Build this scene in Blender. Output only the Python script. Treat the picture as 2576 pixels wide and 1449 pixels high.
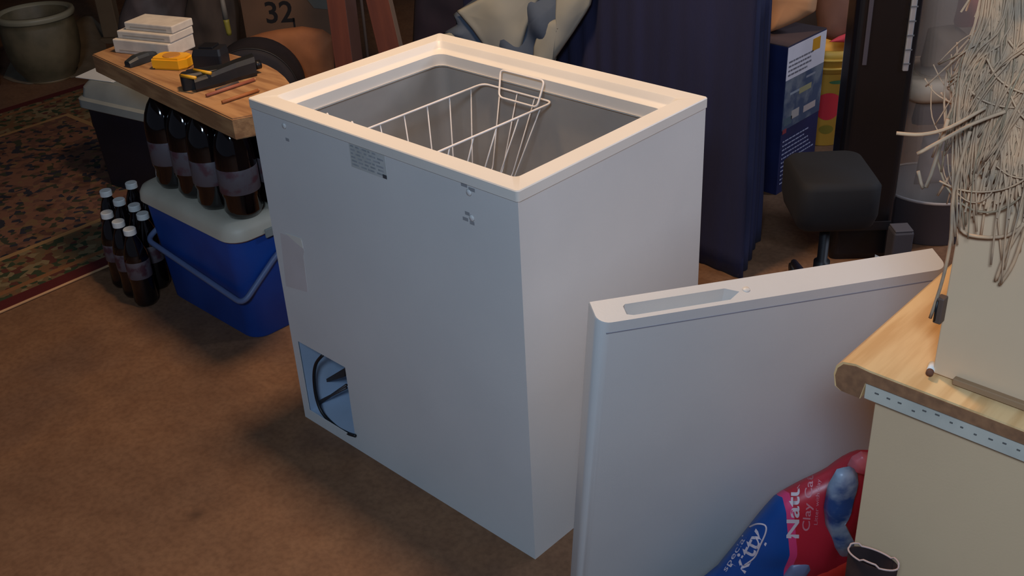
import bpy, bmesh, math, random
import numpy as np
from mathutils import Vector, Matrix, noise

random.seed(7)
SC = bpy.context.scene
for o in list(bpy.data.objects):
    bpy.data.objects.remove(o)
COL = SC.collection

# ------------------------------------------------------------------ camera
CAM_LOC = (1.16739621, -1.21238510, 1.61967649)
CAM_ROT = (1.05133340, 0.0468890418, 0.750454938)
FPX = 2712.02341
cd = bpy.data.cameras.new('camera')
cam = bpy.data.objects.new('camera', cd)
COL.objects.link(cam)
cam.location = CAM_LOC
cam.rotation_mode = 'XYZ'
cam.rotation_euler = CAM_ROT
cd.sensor_fit = 'HORIZONTAL'
cd.sensor_width = 36.0
cd.lens = FPX / 2576 * 36.0
cd.clip_start = 0.02
SC.camera = cam

# ------------------------------------------------------------------ world, lights, exposure
w = bpy.data.worlds.new('world'); SC.world = w; w.use_nodes = True
w.node_tree.nodes['Background'].inputs[0].default_value = (0.50, 0.58, 0.80, 1)
w.node_tree.nodes['Background'].inputs[1].default_value = 0.10

def area(name, loc, target, size, power, color, size_y=None):
    l = bpy.data.lights.new(name, 'AREA')
    l.energy = power; l.color = color
    l.shape = 'RECTANGLE'; l.size = size; l.size_y = size_y or size
    o = bpy.data.objects.new(name, l); COL.objects.link(o)
    o.location = loc
    d = Vector(target) - Vector(loc)
    o.rotation_euler = d.to_track_quat('-Z', 'Y').to_euler()
    return o

area('ceiling_lamp', (-0.60, 0.36, 2.42), (-0.60, 0.36, 0), 0.26, 30, (1.0, 0.68, 0.42))
area('window_daylight', (1.5, -1.9, 2.45), (-0.1, 0.5, 0.4), 0.5, 52, (0.54, 0.74, 1.0), 0.4)
area('side_fill_light', (2.45, 1.7, 1.9), (-0.3, 1.4, 0.4), 0.6, 17, (0.66, 0.78, 1.0), 0.5)  # added cool fill for the freezer side and back clutter, not a window
area('far_fill_light', (1.25, 3.1, 2.25), (-0.4, 1.6, 0.5), 0.5, 22, (0.74, 0.82, 1.0), 0.4)  # added fill, put in to brighten the product box panel
vs = SC.view_settings
vs.view_transform = 'Standard'
vs.look = 'None'
vs.gamma = 1.0
vs.exposure = 0.0
vs.use_curve_mapping = False

# ------------------------------------------------------------------ helpers
def _rot():
    rx, ry, rz = CAM_ROT
    return (Matrix.Rotation(rz, 3, 'Z') @ Matrix.Rotation(ry, 3, 'Y') @ Matrix.Rotation(rx, 3, 'X'))
RC = _rot(); CC = Vector(CAM_LOC)
def ray(x, y):
    return RC @ Vector(((x - 1288) / FPX, -(y - 724.5) / FPX, -1.0))
def onz(x, y, z=0.0):
    d = ray(x, y); return CC + d * ((z - CC.z) / d.z)
def onpl(x, y, P, n):
    d = ray(x, y); return CC + d * ((Vector(P) - CC).dot(n) / d.dot(n))

def lin(c):
    f = lambda v: v / 12.92 if v <= 0.04045 else ((v + 0.055) / 1.055) ** 2.4
    return tuple(f(v / 255.0) for v in c)

MATS = {}
def mat(name, rgb, rough=0.6, rgb2=None, scale=8.0, stretch=(1, 1, 1), bump=0.0, bscale=60.0,
        metallic=0.0, spec=0.5, alpha=1.0, detail=4.0, lo=0.35, hi=0.65, trans=0.0, sheen=0.0, emit=None):
    if name in MATS: return MATS[name]
    m = bpy.data.materials.new(name); m.use_nodes = True
    nt = m.node_tree; b = nt.nodes['Principled BSDF']
    c1 = lin(rgb)
    b.inputs['Base Color'].default_value = (*c1, 1)
    b.inputs['Roughness'].default_value = rough
    b.inputs['Metallic'].default_value = metallic
    b.inputs['Specular IOR Level'].default_value = spec
    b.inputs['Alpha'].default_value = alpha
    b.inputs['Transmission Weight'].default_value = trans
    tc = nt.nodes.new('ShaderNodeTexCoord')
    mp = nt.nodes.new('ShaderNodeMapping'); mp.inputs['Scale'].default_value = stretch
    nt.links.new(tc.outputs['Object'], mp.inputs[0])
    c2 = lin(rgb2) if rgb2 else tuple(v * 0.9 for v in c1)
    n = nt.nodes.new('ShaderNodeTexNoise'); n.inputs['Scale'].default_value = scale
    n.inputs['Detail'].default_value = detail
    r = nt.nodes.new('ShaderNodeValToRGB')
    r.color_ramp.elements[0].position = lo; r.color_ramp.elements[1].position = hi
    r.color_ramp.elements[0].color = (*c1, 1); r.color_ramp.elements[1].color = (*c2, 1)
    nt.links.new(mp.outputs[0], n.inputs['Vector'])
    nt.links.new(n.outputs['Fac'], r.inputs[0])
    nt.links.new(r.outputs[0], b.inputs['Base Color'])
    if bump:
        n2 = nt.nodes.new('ShaderNodeTexNoise'); n2.inputs['Scale'].default_value = bscale
        n2.inputs['Detail'].default_value = 3
        nt.links.new(mp.outputs[0], n2.inputs['Vector'])
        bp = nt.nodes.new('ShaderNodeBump'); bp.inputs['Strength'].default_value = bump
        bp.inputs['Distance'].default_value = 0.004
        nt.links.new(n2.outputs['Fac'], bp.inputs['Height'])
        nt.links.new(bp.outputs[0], b.inputs['Normal'])
    MATS[name] = m
    return m

def obj(name, bm, m, parent=None, smooth=False, kind=None, label=None, loc=None):
    me = bpy.data.meshes.new(name)
    bmesh.ops.recalc_face_normals(bm, faces=bm.faces[:])
    bm.to_mesh(me); bm.free()
    if m: me.materials.append(m)
    if smooth:
        for p in me.polygons: p.use_smooth = True
    o = bpy.data.objects.new(name, me); COL.objects.link(o)
    if parent: o.parent = parent
    if loc: o.location = loc
    if kind: o['kind'] = kind
    if label: o['label'] = label
    return o

def tag(o, label, cat, group=None):
    o['label'] = label; o['category'] = cat
    if group: o['group'] = group
    return o

def thing(name, label, cat, loc=(0, 0, 0), rz=0.0, group=None):
    o = bpy.data.objects.new(name, None); COL.objects.link(o)
    o.empty_display_size = 0.05
    o.location = loc; o.rotation_euler = (0, 0, rz)
    return tag(o, label, cat, group)

def smooth_by_angle(o, ang=40):
    me = o.data
    for p in me.polygons: p.use_smooth = True
    try: me.set_sharp_from_angle(angle=math.radians(ang))
    except Exception: pass
    return o

def add_box(bm, lo, hi, bev=0.0, seg=2, M=None):
    c = [(lo[i] + hi[i]) / 2 for i in range(3)]; s = [abs(hi[i] - lo[i]) for i in range(3)]
    T = Matrix.Translation(c) @ Matrix.Diagonal((*s, 1))
    if M: T = M @ T
    r = bmesh.ops.create_cube(bm, size=1.0, matrix=T)
    if bev:
        es = {e for v in r['verts'] for e in v.link_edges}
        bmesh.ops.bevel(bm, geom=list(es), offset=bev, segments=seg, affect='EDGES', profile=0.5)
    return bm
def box(lo, hi, bev=0.0, seg=2, M=None):
    return add_box(bmesh.new(), lo, hi, bev, seg, M)

def add_lathe(bm, prof, seg=24, c=(0, 0, 0), caps=True):
    rings = []
    for r, z in prof:
        rings.append([bm.verts.new((c[0] + r * math.cos(2 * math.pi * i / seg), c[1] + r * math.sin(2 * math.pi * i / seg), c[2] + z)) for i in range(seg)])
    for a, b in zip(rings, rings[1:]):
        for i in range(seg):
            bm.faces.new((a[i], a[(i + 1) % seg], b[(i + 1) % seg], b[i]))
    if caps:
        bm.faces.new(rings[0][::-1]); bm.faces.new(rings[-1])
    return bm
def lathe(prof, seg=24, c=(0, 0, 0), caps=True):
    return add_lathe(bmesh.new(), prof, seg, c, caps)

def add_tube(bm, pts, r, seg=8, caps=True, radii=None):
    pts = [Vector(p) for p in pts]
    up = None; rings = []
    for i, p in enumerate(pts):
        a = pts[max(i - 1, 0)]; b = pts[min(i + 1, len(pts) - 1)]
        t = (b - a).normalized()
        if up is None:
            up = Vector((0, 0, 1)) if abs(t.z) < 0.9 else Vector((1, 0, 0))
        u = (up - t * up.dot(t)).normalized(); v = t.cross(u); up = u
        rr = radii[i] if radii else r
        rings.append([bm.verts.new(p + (u * math.cos(2 * math.pi * k / seg) + v * math.sin(2 * math.pi * k / seg)) * rr) for k in range(seg)])
    for a, b in zip(rings, rings[1:]):
        for k in range(seg):
            bm.faces.new((a[k], a[(k + 1) % seg], b[(k + 1) % seg], b[k]))
    if caps:
        bm.faces.new(rings[0][::-1]); bm.faces.new(rings[-1])
    return bm
def tube(pts, r, seg=8, **k): return add_tube(bmesh.new(), pts, r, seg, **k)

def fillet(pts, rad, n=5, closed=False):
    pts = [Vector(p) for p in pts]; out = []; N = len(pts)
    for i, p in enumerate(pts):
        if not closed and i in (0, N - 1): out.append(p); continue
        a = pts[i - 1]; b = pts[(i + 1) % N]
        da = min(rad, (a - p).length / 2); db = min(rad, (b - p).length / 2)
        A = p + (a - p).normalized() * da; B = p + (b - p).normalized() * db
        for k in range(n + 1):
            t = k / n
            out.append(A * (1 - t) ** 2 + p * 2 * t * (1 - t) + B * t * t)
    if closed: out.append(out[0].copy())
    return out

def prism(poly, z0, z1, bm=None, axes=(0, 1, 2), bev=0.0):
    """poly of 2D points extruded along a third axis. axes=(a,b,c): poly coords go to a,b; extrusion to c"""
    bm = bm or bmesh.new()
    def mk(p, z):
        v = [0, 0, 0]; v[axes[0]] = p[0]; v[axes[1]] = p[1]; v[axes[2]] = z
        return bm.verts.new(v)
    A = [mk(p, z0) for p in poly]; B = [mk(p, z1) for p in poly]
    bm.faces.new(A[::-1]); bm.faces.new(B)
    n = len(poly); es = []
    for i in range(n):
        bm.faces.new((A[i], A[(i + 1) % n], B[(i + 1) % n], B[i]))
    if bev:
        es = [bm.edges.get((B[i], B[(i + 1) % n])) for i in range(n)] + [bm.edges.get((A[i], A[(i + 1) % n])) for i in range(n)]
        bmesh.ops.bevel(bm, geom=[e for e in es if e], offset=bev, segments=2, affect='EDGES')
    return bm

def rrect(x0, y0, x1, y1, r, n=6):
    out = []
    for cx, cy, a in ((x1 - r, y1 - r, 0), (x0 + r, y1 - r, 90), (x0 + r, y0 + r, 180), (x1 - r, y0 + r, 270)):
        for k in range(n + 1):
            t = math.radians(a + 90 * k / n)
            out.append((cx + r * math.cos(t), cy + r * math.sin(t)))
    return out

def loft(loops, cap0=True, cap1=True, bm=None, closed_loop=True):
    bm = bm or bmesh.new()
    R = [[bm.verts.new(p) for p in L] for L in loops]
    for a, b in zip(R, R[1:]):
        n = len(a)
        for i in range(n if closed_loop else n - 1):
            bm.faces.new((a[i], a[(i + 1) % n], b[(i + 1) % n], b[i]))
    if cap0: bm.faces.new(R[0][::-1])
    if cap1: bm.faces.new(R[-1])
    return bm

def resample(poly, n):
    P = [Vector(p) for p in poly]; L = [0.0]
    N = len(P)
    for i in range(N): L.append(L[-1] + (P[(i + 1) % N] - P[i]).length)
    out = []
    for k in range(n):
        s = L[-1] * k / n
        i = max(j for j in range(N) if L[j] <= s)
        t = (s - L[i]) / max(L[i + 1] - L[i], 1e-9)
        out.append(P[i].lerp(P[(i + 1) % N], t))
    return out

def pillow(poly2d, M, tf, tb, rings=10, n=64, wr=0.0, wscale=9.0, seed=0, power=2.4, folds=None):
    """closed puffy lump: 2D outline (u,v) in plane M (4x4 local->world), bulging tf forward (+local z), tb back"""
    out = resample([(p[0], p[1], 0) for p in poly2d], n)
    c = sum(out, Vector()) / n
    bm = bmesh.new(); sides = []
    rim = None
    for s, T in ((1, tf), (-1, tb)):
        rr = []
        for j in range(rings + 1):
            f = 1 - j / (rings + 0.6)
            if j == 0:
                if rim is None:
                    rim = [bm.verts.new(M @ p) for p in out]
                rr.append(rim); continue
            ring = []
            for p in out:
                q = c.lerp(p, f)
                h = T * (1 - f ** power) ** 0.5
                nn = noise.noise(Vector((q.x * wscale + seed, q.y * wscale, s * 3.1)))
                h2 = h + nn * wr * min(1, (1 - f) * 4)
                if folds: h2 += folds(q.x, q.y) * min(1, (1 - f) * 4)
                ring.append(bm.verts.new(M @ Vector((q.x, q.y, s * max(h2, 0.002)))))
            rr.append(ring)
        for a, b in zip(rr, rr[1:]):
            for i in range(n):
                f = (a[i], a[(i + 1) % n], b[(i + 1) % n], b[i])
                bm.faces.new(f if s > 0 else f[::-1])
        bm.faces.new(rr[-1] if s > 0 else rr[-1][::-1])
    return bm

def vplane(P0, yaw):
    """vertical plane frame at P0; local x horizontal, local y up, local z out towards the viewer side"""
    x = Vector((math.cos(yaw), math.sin(yaw), 0)); y = Vector((0, 0, 1)); z = x.cross(y)
    M = Matrix((x, y, z)).transposed().to_4x4(); M.translation = Vector(P0)
    return M
def px_poly(pts, M):
    P = M.translation; n = M.to_3x3() @ Vector((0, 0, 1)); I = M.inverted()
    r = []
    for x, y in pts:
        q = I @ onpl(x, y, P, n); r.append((q.x, q.y))
    return r

def text_mesh(s, size, extrude=0.0004, bold=0.0, align='LEFT'):
    cu = bpy.data.curves.new('t', 'FONT'); cu.body = s; cu.size = size; cu.extrude = extrude
    cu.offset = bold; cu.align_x = align; cu.resolution_u = 3
    o = bpy.data.objects.new('t', cu); COL.objects.link(o)
    dg = bpy.context.evaluated_depsgraph_get(); dg.update()
    me = bpy.data.meshes.new_from_object(o.evaluated_get(dg))
    bpy.data.objects.remove(o); bpy.data.curves.remove(cu)
    return me
def text_obj(name, s, size, m, M, parent, bold=0.0, fn=None, extrude=0.0004):
    me = text_mesh(s, size, extrude, bold); me.name = name
    for v in me.vertices:
        v.co = fn(v.co) if fn else M @ v.co
    me.materials.clear(); me.materials.append(m)
    o = bpy.data.objects.new(name, me); COL.objects.link(o); o.parent = parent
    return o

def struct(name, bm, m, **k):
    o = obj(name, bm, m, **k); o['kind'] = 'structure'; return o

# ------------------------------------------------------------------ materials
M_white = mat('white_enamel', (216, 214, 210), 0.38, (208, 207, 204), 3.0, bump=0.05, bscale=260)
M_rim = mat('white_plastic_rim', (226, 220, 210), 0.42, (220, 214, 204), 4.0)
M_liner = mat('dull_aluminium_liner', (176, 168, 158), 0.38, (164, 156, 148), 5, bump=0.15, bscale=40, metallic=0.1)
M_wire = mat('white_coated_wire', (226, 220, 215), 0.4)
M_dark = mat('black_rubber', (24, 24, 27), 0.5)
M_black = mat('black_plastic', (22, 22, 26), 0.45, (14, 14, 17), 6)
M_copper = mat('dull_copper', (70, 62, 62), 0.5, metallic=0.4)
M_rust = mat('brown_bracket', (56, 46, 44), 0.7)
M_blue = mat('blue_plastic', (22, 74, 160), 0.5, (18, 60, 138), 5)
M_cream = mat('cream_plastic', (205, 196, 176), 0.5, (190, 180, 160), 6)
M_greyh = mat('grey_handle', (96, 112, 150), 0.5)
M_greyl = mat('grey_lid_plastic', (150, 154, 148), 0.55, (130, 134, 130), 5)
M_cola = mat('dark_cola', (10, 6, 8), 0.06, (16, 8, 8), 5, spec=0.7)
M_cap = mat('white_cap', (232, 232, 226), 0.5)
M_capd = mat('black_cap', (30, 28, 32), 0.4)
M_lab = mat('bottle_label', (92, 84, 88), 0.5, (84, 52, 58), 24, lo=0.52, hi=0.64)
M_labd = mat('dark_bottle_label', (90, 80, 84), 0.5, (70, 40, 48), 25, lo=0.5, hi=0.6)

# ------------------------------------------------------------------ the setting
def floor_material():
    m = bpy.data.materials.new('stained_floor'); m.use_nodes = True
    nt = m.node_tree; N = nt.nodes; L = nt.links; b = N['Principled BSDF']
    b.inputs['Roughness'].default_value = 0.72
    tc = N.new('ShaderNodeTexCoord')
    def noi(s, d=5, dist=0.0):
        n = N.new('ShaderNodeTexNoise'); n.inputs['Scale'].default_value = s
        n.inputs['Detail'].default_value = d; n.inputs['Distortion'].default_value = dist
        L.new(tc.outputs['Object'], n.inputs['Vector']); return n
    def ramp(src, stops):
        r = N.new('ShaderNodeValToRGB'); e = r.color_ramp.elements
        e[0].position, e[0].color = stops[0][0], (*lin(stops[0][1]), 1)
        e[1].position, e[1].color = stops[-1][0], (*lin(stops[-1][1]), 1)
        for p, c in stops[1:-1]:
            x = e.new(p); x.color = (*lin(c), 1)
        L.new(src, r.inputs[0]); return r
    n1 = noi(1.6, 6, 0.4); n2 = noi(14, 6); n3 = noi(70, 3)
    r1 = ramp(n1.outputs['Fac'], [(0.3, (112, 82, 60)), (0.5, (130, 94, 66)), (0.7, (102, 76, 60))])
    r2 = ramp(n2.outputs['Fac'], [(0.3, (228, 220, 214)), (0.62, (255, 255, 255))])
    r3 = ramp(n3.outputs['Fac'], [(0.3, (215, 210, 205)), (0.6, (255, 255, 255))])
    mx = N.new('ShaderNodeMix'); mx.data_type = 'RGBA'; mx.blend_type = 'MULTIPLY'; mx.inputs[0].default_value = 0.8
    L.new(r1.outputs[0], mx.inputs[6]); L.new(r2.outputs[0], mx.inputs[7])
    mx2 = N.new('ShaderNodeMix'); mx2.data_type = 'RGBA'; mx2.blend_type = 'MULTIPLY'; mx2.inputs[0].default_value = 0.7
    L.new(mx.outputs[2], mx2.inputs[6]); L.new(r3.outputs[0], mx2.inputs[7])
    v = N.new('ShaderNodeTexVoronoi'); v.feature = 'F1'; v.inputs['Scale'].default_value = 3.1
    L.new(tc.outputs['Object'], v.inputs['Vector'])
    r4 = ramp(v.outputs['Distance'], [(0.03, (120, 105, 98)), (0.09, (255, 255, 255))])
    mx3 = N.new('ShaderNodeMix'); mx3.data_type = 'RGBA'; mx3.blend_type = 'MULTIPLY'; mx3.inputs[0].default_value = 0.6
    L.new(mx2.outputs[2], mx3.inputs[6]); L.new(r4.outputs[0], mx3.inputs[7])
    L.new(mx3.outputs[2], b.inputs['Base Color'])
    bp = N.new('ShaderNodeBump'); bp.inputs['Strength'].default_value = 0.12; bp.inputs['Distance'].default_value = 0.003
    L.new(n2.outputs['Fac'], bp.inputs['Height']); L.new(bp.outputs[0], b.inputs['Normal'])
    return m
struct('floor', box((-6.6, -3.6, -0.06), (3.6, 3.6, 0.0)), floor_material())
M_wall = mat('dim_wall_paint', (92, 80, 72), 0.9, (72, 62, 58), 2.0)
struct('wall_back', box((-6.7, 3.5, -0.06), (2.6, 3.6, 2.62)), M_wall)
struct('wall_left', box((-6.7, -3.6, -0.06), (-6.6, 3.5, 2.62)), M_wall)
struct('ceiling', box((-6.7, -3.6, 2.55), (2.6, 3.6, 2.62)), mat('ceiling_paint', (150, 140, 128), 0.9))

# ------------------------------------------------------------------ chest freezer
W1, W2, H = 0.787, 0.567, 0.85
fz = thing('chest_freezer', 'open white chest freezer without its lid, standing in the middle of the floor', 'freezer', (-W1 / 2, W2 / 2, 0))
def rel(o, root):
    o.parent = root; o.location = Vector(o.location) - root.location; return o
def fpart(name, bm, m, **k):
    bmesh.ops.translate(bm, verts=bm.verts[:], vec=(W1 / 2, -W2 / 2, 0))
    return obj(name, bm, m, fz, **k)

# outer shell with compressor opening in the y=0 face
OX0, OX1, OZ0, OZ1 = -0.763, -0.582, 0.032, 0.238
def shell():
    bm = bmesh.new()
    T = 0.0015
    # far side, left, right panels as thin slabs; front panel with a hole
    add_box(bm, (-W1, W2 - T, 0), (0, W2, 0.832))
    add_box(bm, (-W1, T, 0), (-W1 + T, W2 - T, 0.832))
    add_box(bm, (-T, T, 0), (0, W2 - T, 0.832))
    add_box(bm, (-W1 + T, T, 0.0), (-T, W2 - T, 0.004))
    xs = [-W1, OX0, OX1, 0]; zs = [0, OZ0, OZ1, 0.832]
    for i in range(3):
        for j in range(3):
            if i == 1 and j == 1: continue
            add_box(bm, (xs[i], 0, zs[j]), (xs[i + 1], T, zs[j + 1]))
    bmesh.ops.remove_doubles(bm, verts=bm.verts[:], dist=1e-5)
    return bm
sh = fpart('cabinet_shell', shell(), M_white)
# compressor bay lining
def bay():
    bm = bmesh.new()
    x0, x1, z0, z1, d = OX0 - 0.012, OX1 + 0.012, OZ0 - 0.012, OZ1 + 0.03, 0.19
    add_box(bm, (x0, d, z0), (x1, d + 0.004, z1))
    add_box(bm, (x0, 0.003, z0), (x0 + 0.004, d, z1))
    add_box(bm, (x1, 0.003, z0), (x1 + 0.004, d, z1))
    add_box(bm, (x0, 0.003, z0 - 0.004), (x1, d, z0))
    add_box(bm, (x0, 0.003, z1), (x1, d, z1 + 0.004))
    return bm
fpart('compressor_bay', bay(), mat('pale_blue_steel', (170, 186, 206), 0.5), label='pale blue lining of the compressor opening')
# things in the bay
cable = [onpl(812, 893, (0, 0.012, 0), Vector((0, 1, 0))), onpl(795, 915, (0, 0.012, 0), Vector((0, 1, 0))), onpl(790, 950, (0, 0.012, 0), Vector((0, 1, 0))),
         onpl(796, 1000, (0, 0.012, 0), Vector((0, 1, 0))), onpl(812, 1040, (0, 0.010, 0), Vector((0, 1, 0))), onpl(845, 1073, (0, 0.008, 0), Vector((0, 1, 0))),
         onpl(875, 1090, (0, 0.004, 0), Vector((0, 1, 0))), onpl(893, 1096, (0, -0.006, 0), Vector((0, 1, 0)))]
def smooth_path(P, n=6):
    P = [Vector(p) for p in P]; out = []
    for i in range(len(P) - 1):
        a = P[max(i - 1, 0)]; b = P[i]; c = P[i + 1]; d = P[min(i + 2, len(P) - 1)]
        for k in range(n):
            t = k / n
            out.append(0.5 * ((2 * b) + (c - a) * t + (2 * a - 5 * b + 4 * c - d) * t * t + (3 * b - a - 3 * c + d) * t ** 3))
    out.append(P[-1]); return out
fpart('power_cable', tube(smooth_path(cable), 0.0042, 8), M_dark, smooth=True, label='black cable looping out of the compressor opening')
def yp(x, y, Y): return onpl(x, y, (0, Y, 0), Vector((0, 1, 0)))
fpart('bracket', loft([[yp(796, 968, .08), yp(868, 925, .05), yp(866, 948, .05), yp(820, 962, .07), yp(800, 972, .08)],
                       [yp(796, 968, .08) + Vector((0, .02, 0)), yp(868, 925, .05) + Vector((0, .02, 0)), yp(866, 948, .05) + Vector((0, .02, 0)), yp(820, 962, .07) + Vector((0, .02, 0)), yp(800, 972, .08) + Vector((0, .02, 0))]]), M_rust)
for (a, b_) in (((783, 1030), (872, 968)), ((800, 1012), (872, 975))):
    fpart('copper_pipe', tube([yp(*a, .03), yp((a[0] + b_[0]) / 2, (a[1] + b_[1]) / 2, .05), yp(*b_, .07)], 0.0035, 8), M_copper, smooth=True)
fpart('pipe_elbow', tube(smooth_path([yp(783, 1030, .03), yp(783, 1040, .03), yp(790, 1046, .04)]), 0.0035, 8), M_copper, smooth=True)

# rim : lofted frame
def rim():
    E = 0.0035
    r_out = 0.006
    def L(d, z, r):  # inset d from outer edge
        return [(x, y, z) for x, y in rrect(-W1 - E + d, -E + d, E - d, W2 + E - d, max(r, 0.001), 5)]
    loops = [L(E + 0.001, 0.829, .005), L(0.0, 0.829, .007), L(0.0, 0.848, .007), L(0.0015, 0.85, .006),
             L(0.0415, 0.85, 0.012), L(0.043, 0.8485, .014), L(0.048, 0.835, .016), L(0.050, 0.832, 0.018), L(0.060, 0.829, 0.02),
             L(0.0625, 0.8265, 0.024), L(0.063, 0.800, 0.026), L(0.0665, 0.798, 0.026)]
    bm = loft(loops, cap0=False, cap1=False)
    return bm
rm = fpart('rim', rim(), M_rim); smooth_by_angle(rm, 35)
# liner
def liner():
    def L(d, z, r):
        return [(x, y, z) for x, y in rrect(-W1 + d, d, -d, W2 - d, r, 5)]
    def LS(d, z, r, x0):       # below the compressor step the left wall moves in
        return [(x, y, z) for x, y in rrect(x0, d, -d, W2 - d, r, 5)]
    loops = [L(0.064, 0.801, .026), L(0.052, 0.798, .03), L(0.054, 0.33, .03), LS(0.055, 0.315, .03, -0.545), LS(0.056, 0.10, .03, -0.54), LS(0.07, 0.085, .03, -0.53)]
    bm = loft(loops, cap0=False, cap1=False)
    # bottom cap
    r = [bm.verts.new(p) for p in [(x, y, 0.085) for x, y in rrect(-0.53, .07, -.07, W2 - .07, .03, 5)]]
    bm.faces.new(r)
    return bm
ln = fpart('liner', liner(), M_liner); smooth_by_angle(ln, 35)
# print, tape, holes on the front panel
M_print = mat('grey_print', (146, 150, 152), 0.6, (166, 168, 170), 60, lo=0.4, hi=0.6)
lab = fpart('rating_label', box((-0.456, -0.0006, 0.776), (-0.348, 0.0, 0.828)), mat('rating_label_paper', (178, 178, 172), 0.55, (196, 196, 192), 12))
random.seed(3)
def lines(x0, x1, z0, z1, n, y, th, ragged=0.4):
    bm = bmesh.new()
    for i in range(n):
        z = z1 - (z1 - z0) * (i + 0.5) / n
        x = x0
        while x < x1:
            wd = random.uniform(0.006, 0.022)
            if x + wd > x1: break
            add_box(bm, (x, y - 0.0004, z - th / 2), (x + wd, y, z + th / 2))
            x += wd + random.uniform(0.003, 0.008)
    return bm
o = fpart('label_print', lines(-0.452, -0.352, 0.779, 0.826, 6, -0.0006, 0.0035), M_print); o['kind'] = 'stuff'
fpart('printed_dot', box((-0.360, -0.0014, 0.777), (-0.348, -0.0006, 0.785), 0.0005), mat('dark_print', (70, 72, 76), 0.6))
M_smudge = mat('faint_smudge', (150, 150, 152), 0.6)
for (x, z, s) in ((-0.132, 0.824, .008), (-0.113, 0.820, .008), (-0.129, 0.768, .006), (-0.135, 0.755, .007), (-0.118, 0.752, .006), (-0.668, 0.782, .006)):
    fpart('smudge', box((x - s, -0.0003, z - 0.0035), (x + s, 0, z + 0.0035), 0.0001), M_smudge)
for (x, z) in ((-0.121, 0.812), (-0.118, 0.762), (-0.672, 0.812)):
    bm = bmesh.new(); add_lathe(bm, [(0.0001, 0), (0.007, 0.0), (0.0055, 0.0018), (0.0001, 0.0024)], 14)
    bmesh.ops.transform(bm, matrix=Matrix.Translation((x, 0.0, z)) @ Matrix.Rotation(math.pi / 2, 4, 'X'), verts=bm.verts[:])
    fpart('hole_plug', bm, M_white, smooth=True)
fpart('tape_patch', prism([(-0.757, 0.534), (-0.674, 0.540), (-0.672, 0.512), (-0.678, 0.50), (-0.684, 0.403), (-0.771, 0.388)], -0.0005, 0.0, axes=(0, 2, 1)),
      mat('old_tape', (208, 200, 198), 0.35, (202, 194, 190), 10), label='faint pinkish strip of old tape')
fpart('tape_corner', prism([(-0.735, 0.540), (-0.676, 0.545), (-0.674, 0.520), (-0.70, 0.527)], -0.0012, -0.0005, axes=(0, 2, 1)), mat('tape_fold', (222, 218, 206), 0.3))

# wire basket hanging inside the freezer
bk = thing('wire_basket', 'white wire basket hanging inside the open freezer', 'basket', (-0.47, 0.285, 0.575))
def bpart(name, bm, **k):
    bmesh.ops.translate(bm, verts=bm.verts[:], vec=(0.47, -0.285, -0.575))
    return obj(name, bm, M_wire, bk, smooth=True, **k)
bx0, bx1, by0, by1, bz = -0.580, -0.362, 0.070, 0.505, 0.780
cx0, cx1, cy0, cy1, cz = -0.562, -0.438, 0.095, 0.468, 0.578
top = fillet([(bx0, by0, bz), (bx1, by0, bz), (bx1, by1, bz), (bx0, by1, bz)], 0.022, 5, True)
bpart('top_frame', tube(top, 0.0027, 8, caps=False))
bot = fillet([(cx0, cy0, cz), (cx1, cy0, cz), (cx1, cy1, cz), (cx0, cy1, cz)], 0.02, 4, True)
bpart('bottom_frame', tube(bot, 0.0022, 8, caps=False))
for k in range(3):           # long U wires end to end
    f = (k + 1) / 4; xt = bx0 + (bx1 - bx0) * f; xb = cx0 + (cx1 - cx0) * f
    bpart('rib_wire', tube(fillet([(xt, by0, bz), (xb, cy0, cz), (xb, cy1, cz), (xt, by1, bz)], 0.02, 4), 0.0016, 6))
for k in range(6):           # cross U wires
    f = (k + 0.6) / 6.2; yt = by0 + (by1 - by0) * f; yb = cy0 + (cy1 - cy0) * f
    bpart('cross_wire', tube(fillet([(bx0, yt, bz), (cx0, yb, cz - .002), (cx1, yb, cz - .002), (bx1, yt, bz)], 0.018, 4), 0.0016, 6))
for (ya, yb, zt) in ((0.492, 0.455, 0.831), (0.086, 0.112, 0.800)):
    bpart('handle', tube(fillet([(-0.508, ya, zt), (-0.374, ya, zt), (-0.366, yb, bz + .002), (-0.482, yb, bz + .002)], 0.012, 4, True), 0.0024, 8, caps=False))
for xx in (-0.58, -0.50):
    bpart('hook', tube(fillet([(xx, 0.09, bz), (xx, 0.075, 0.822), (xx, 0.052, 0.835), (xx, 0.047, 0.846)], 0.01, 4), 0.0022, 6))

# ------------------------------------------------------------------ freezer lid leaning towards the counter
LQ = (0.163, -0.061, 0.972, -0.217, 0.575, 0.050, 0.792)
lyaw, lean, LL, LT, LW = LQ[2], LQ[3], LQ[4], LQ[5], LQ[6]
l_ = Vector((math.cos(lyaw), math.sin(lyaw), 0)); n_ = Vector((math.sin(lyaw), -math.cos(lyaw), 0))
up_ = Vector((0, 0, 1)) * math.cos(lean) - n_ * math.sin(lean)
nn_ = n_ * math.cos(lean) + Vector((0, 0, 1)) * math.sin(lean)
LM = Matrix((l_, up_, nn_)).transposed().to_4x4()     # local: x along top edge, y up the lid, z outwards
LM.translation = Vector((LQ[0], LQ[1], 0.0 - 0.0105 + 0.0110))
lid = thing('freezer_lid', 'white freezer lid stood on end and leaning towards the counter', 'lid', (LQ[0], LQ[1], 0))
def lpart(name, bm, m, **k):
    bmesh.ops.transform(bm, matrix=Matrix.Translation(-Vector(lid.location)) @ LM, verts=bm.verts[:])
    return obj(name, bm, m, lid, **k)
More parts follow.
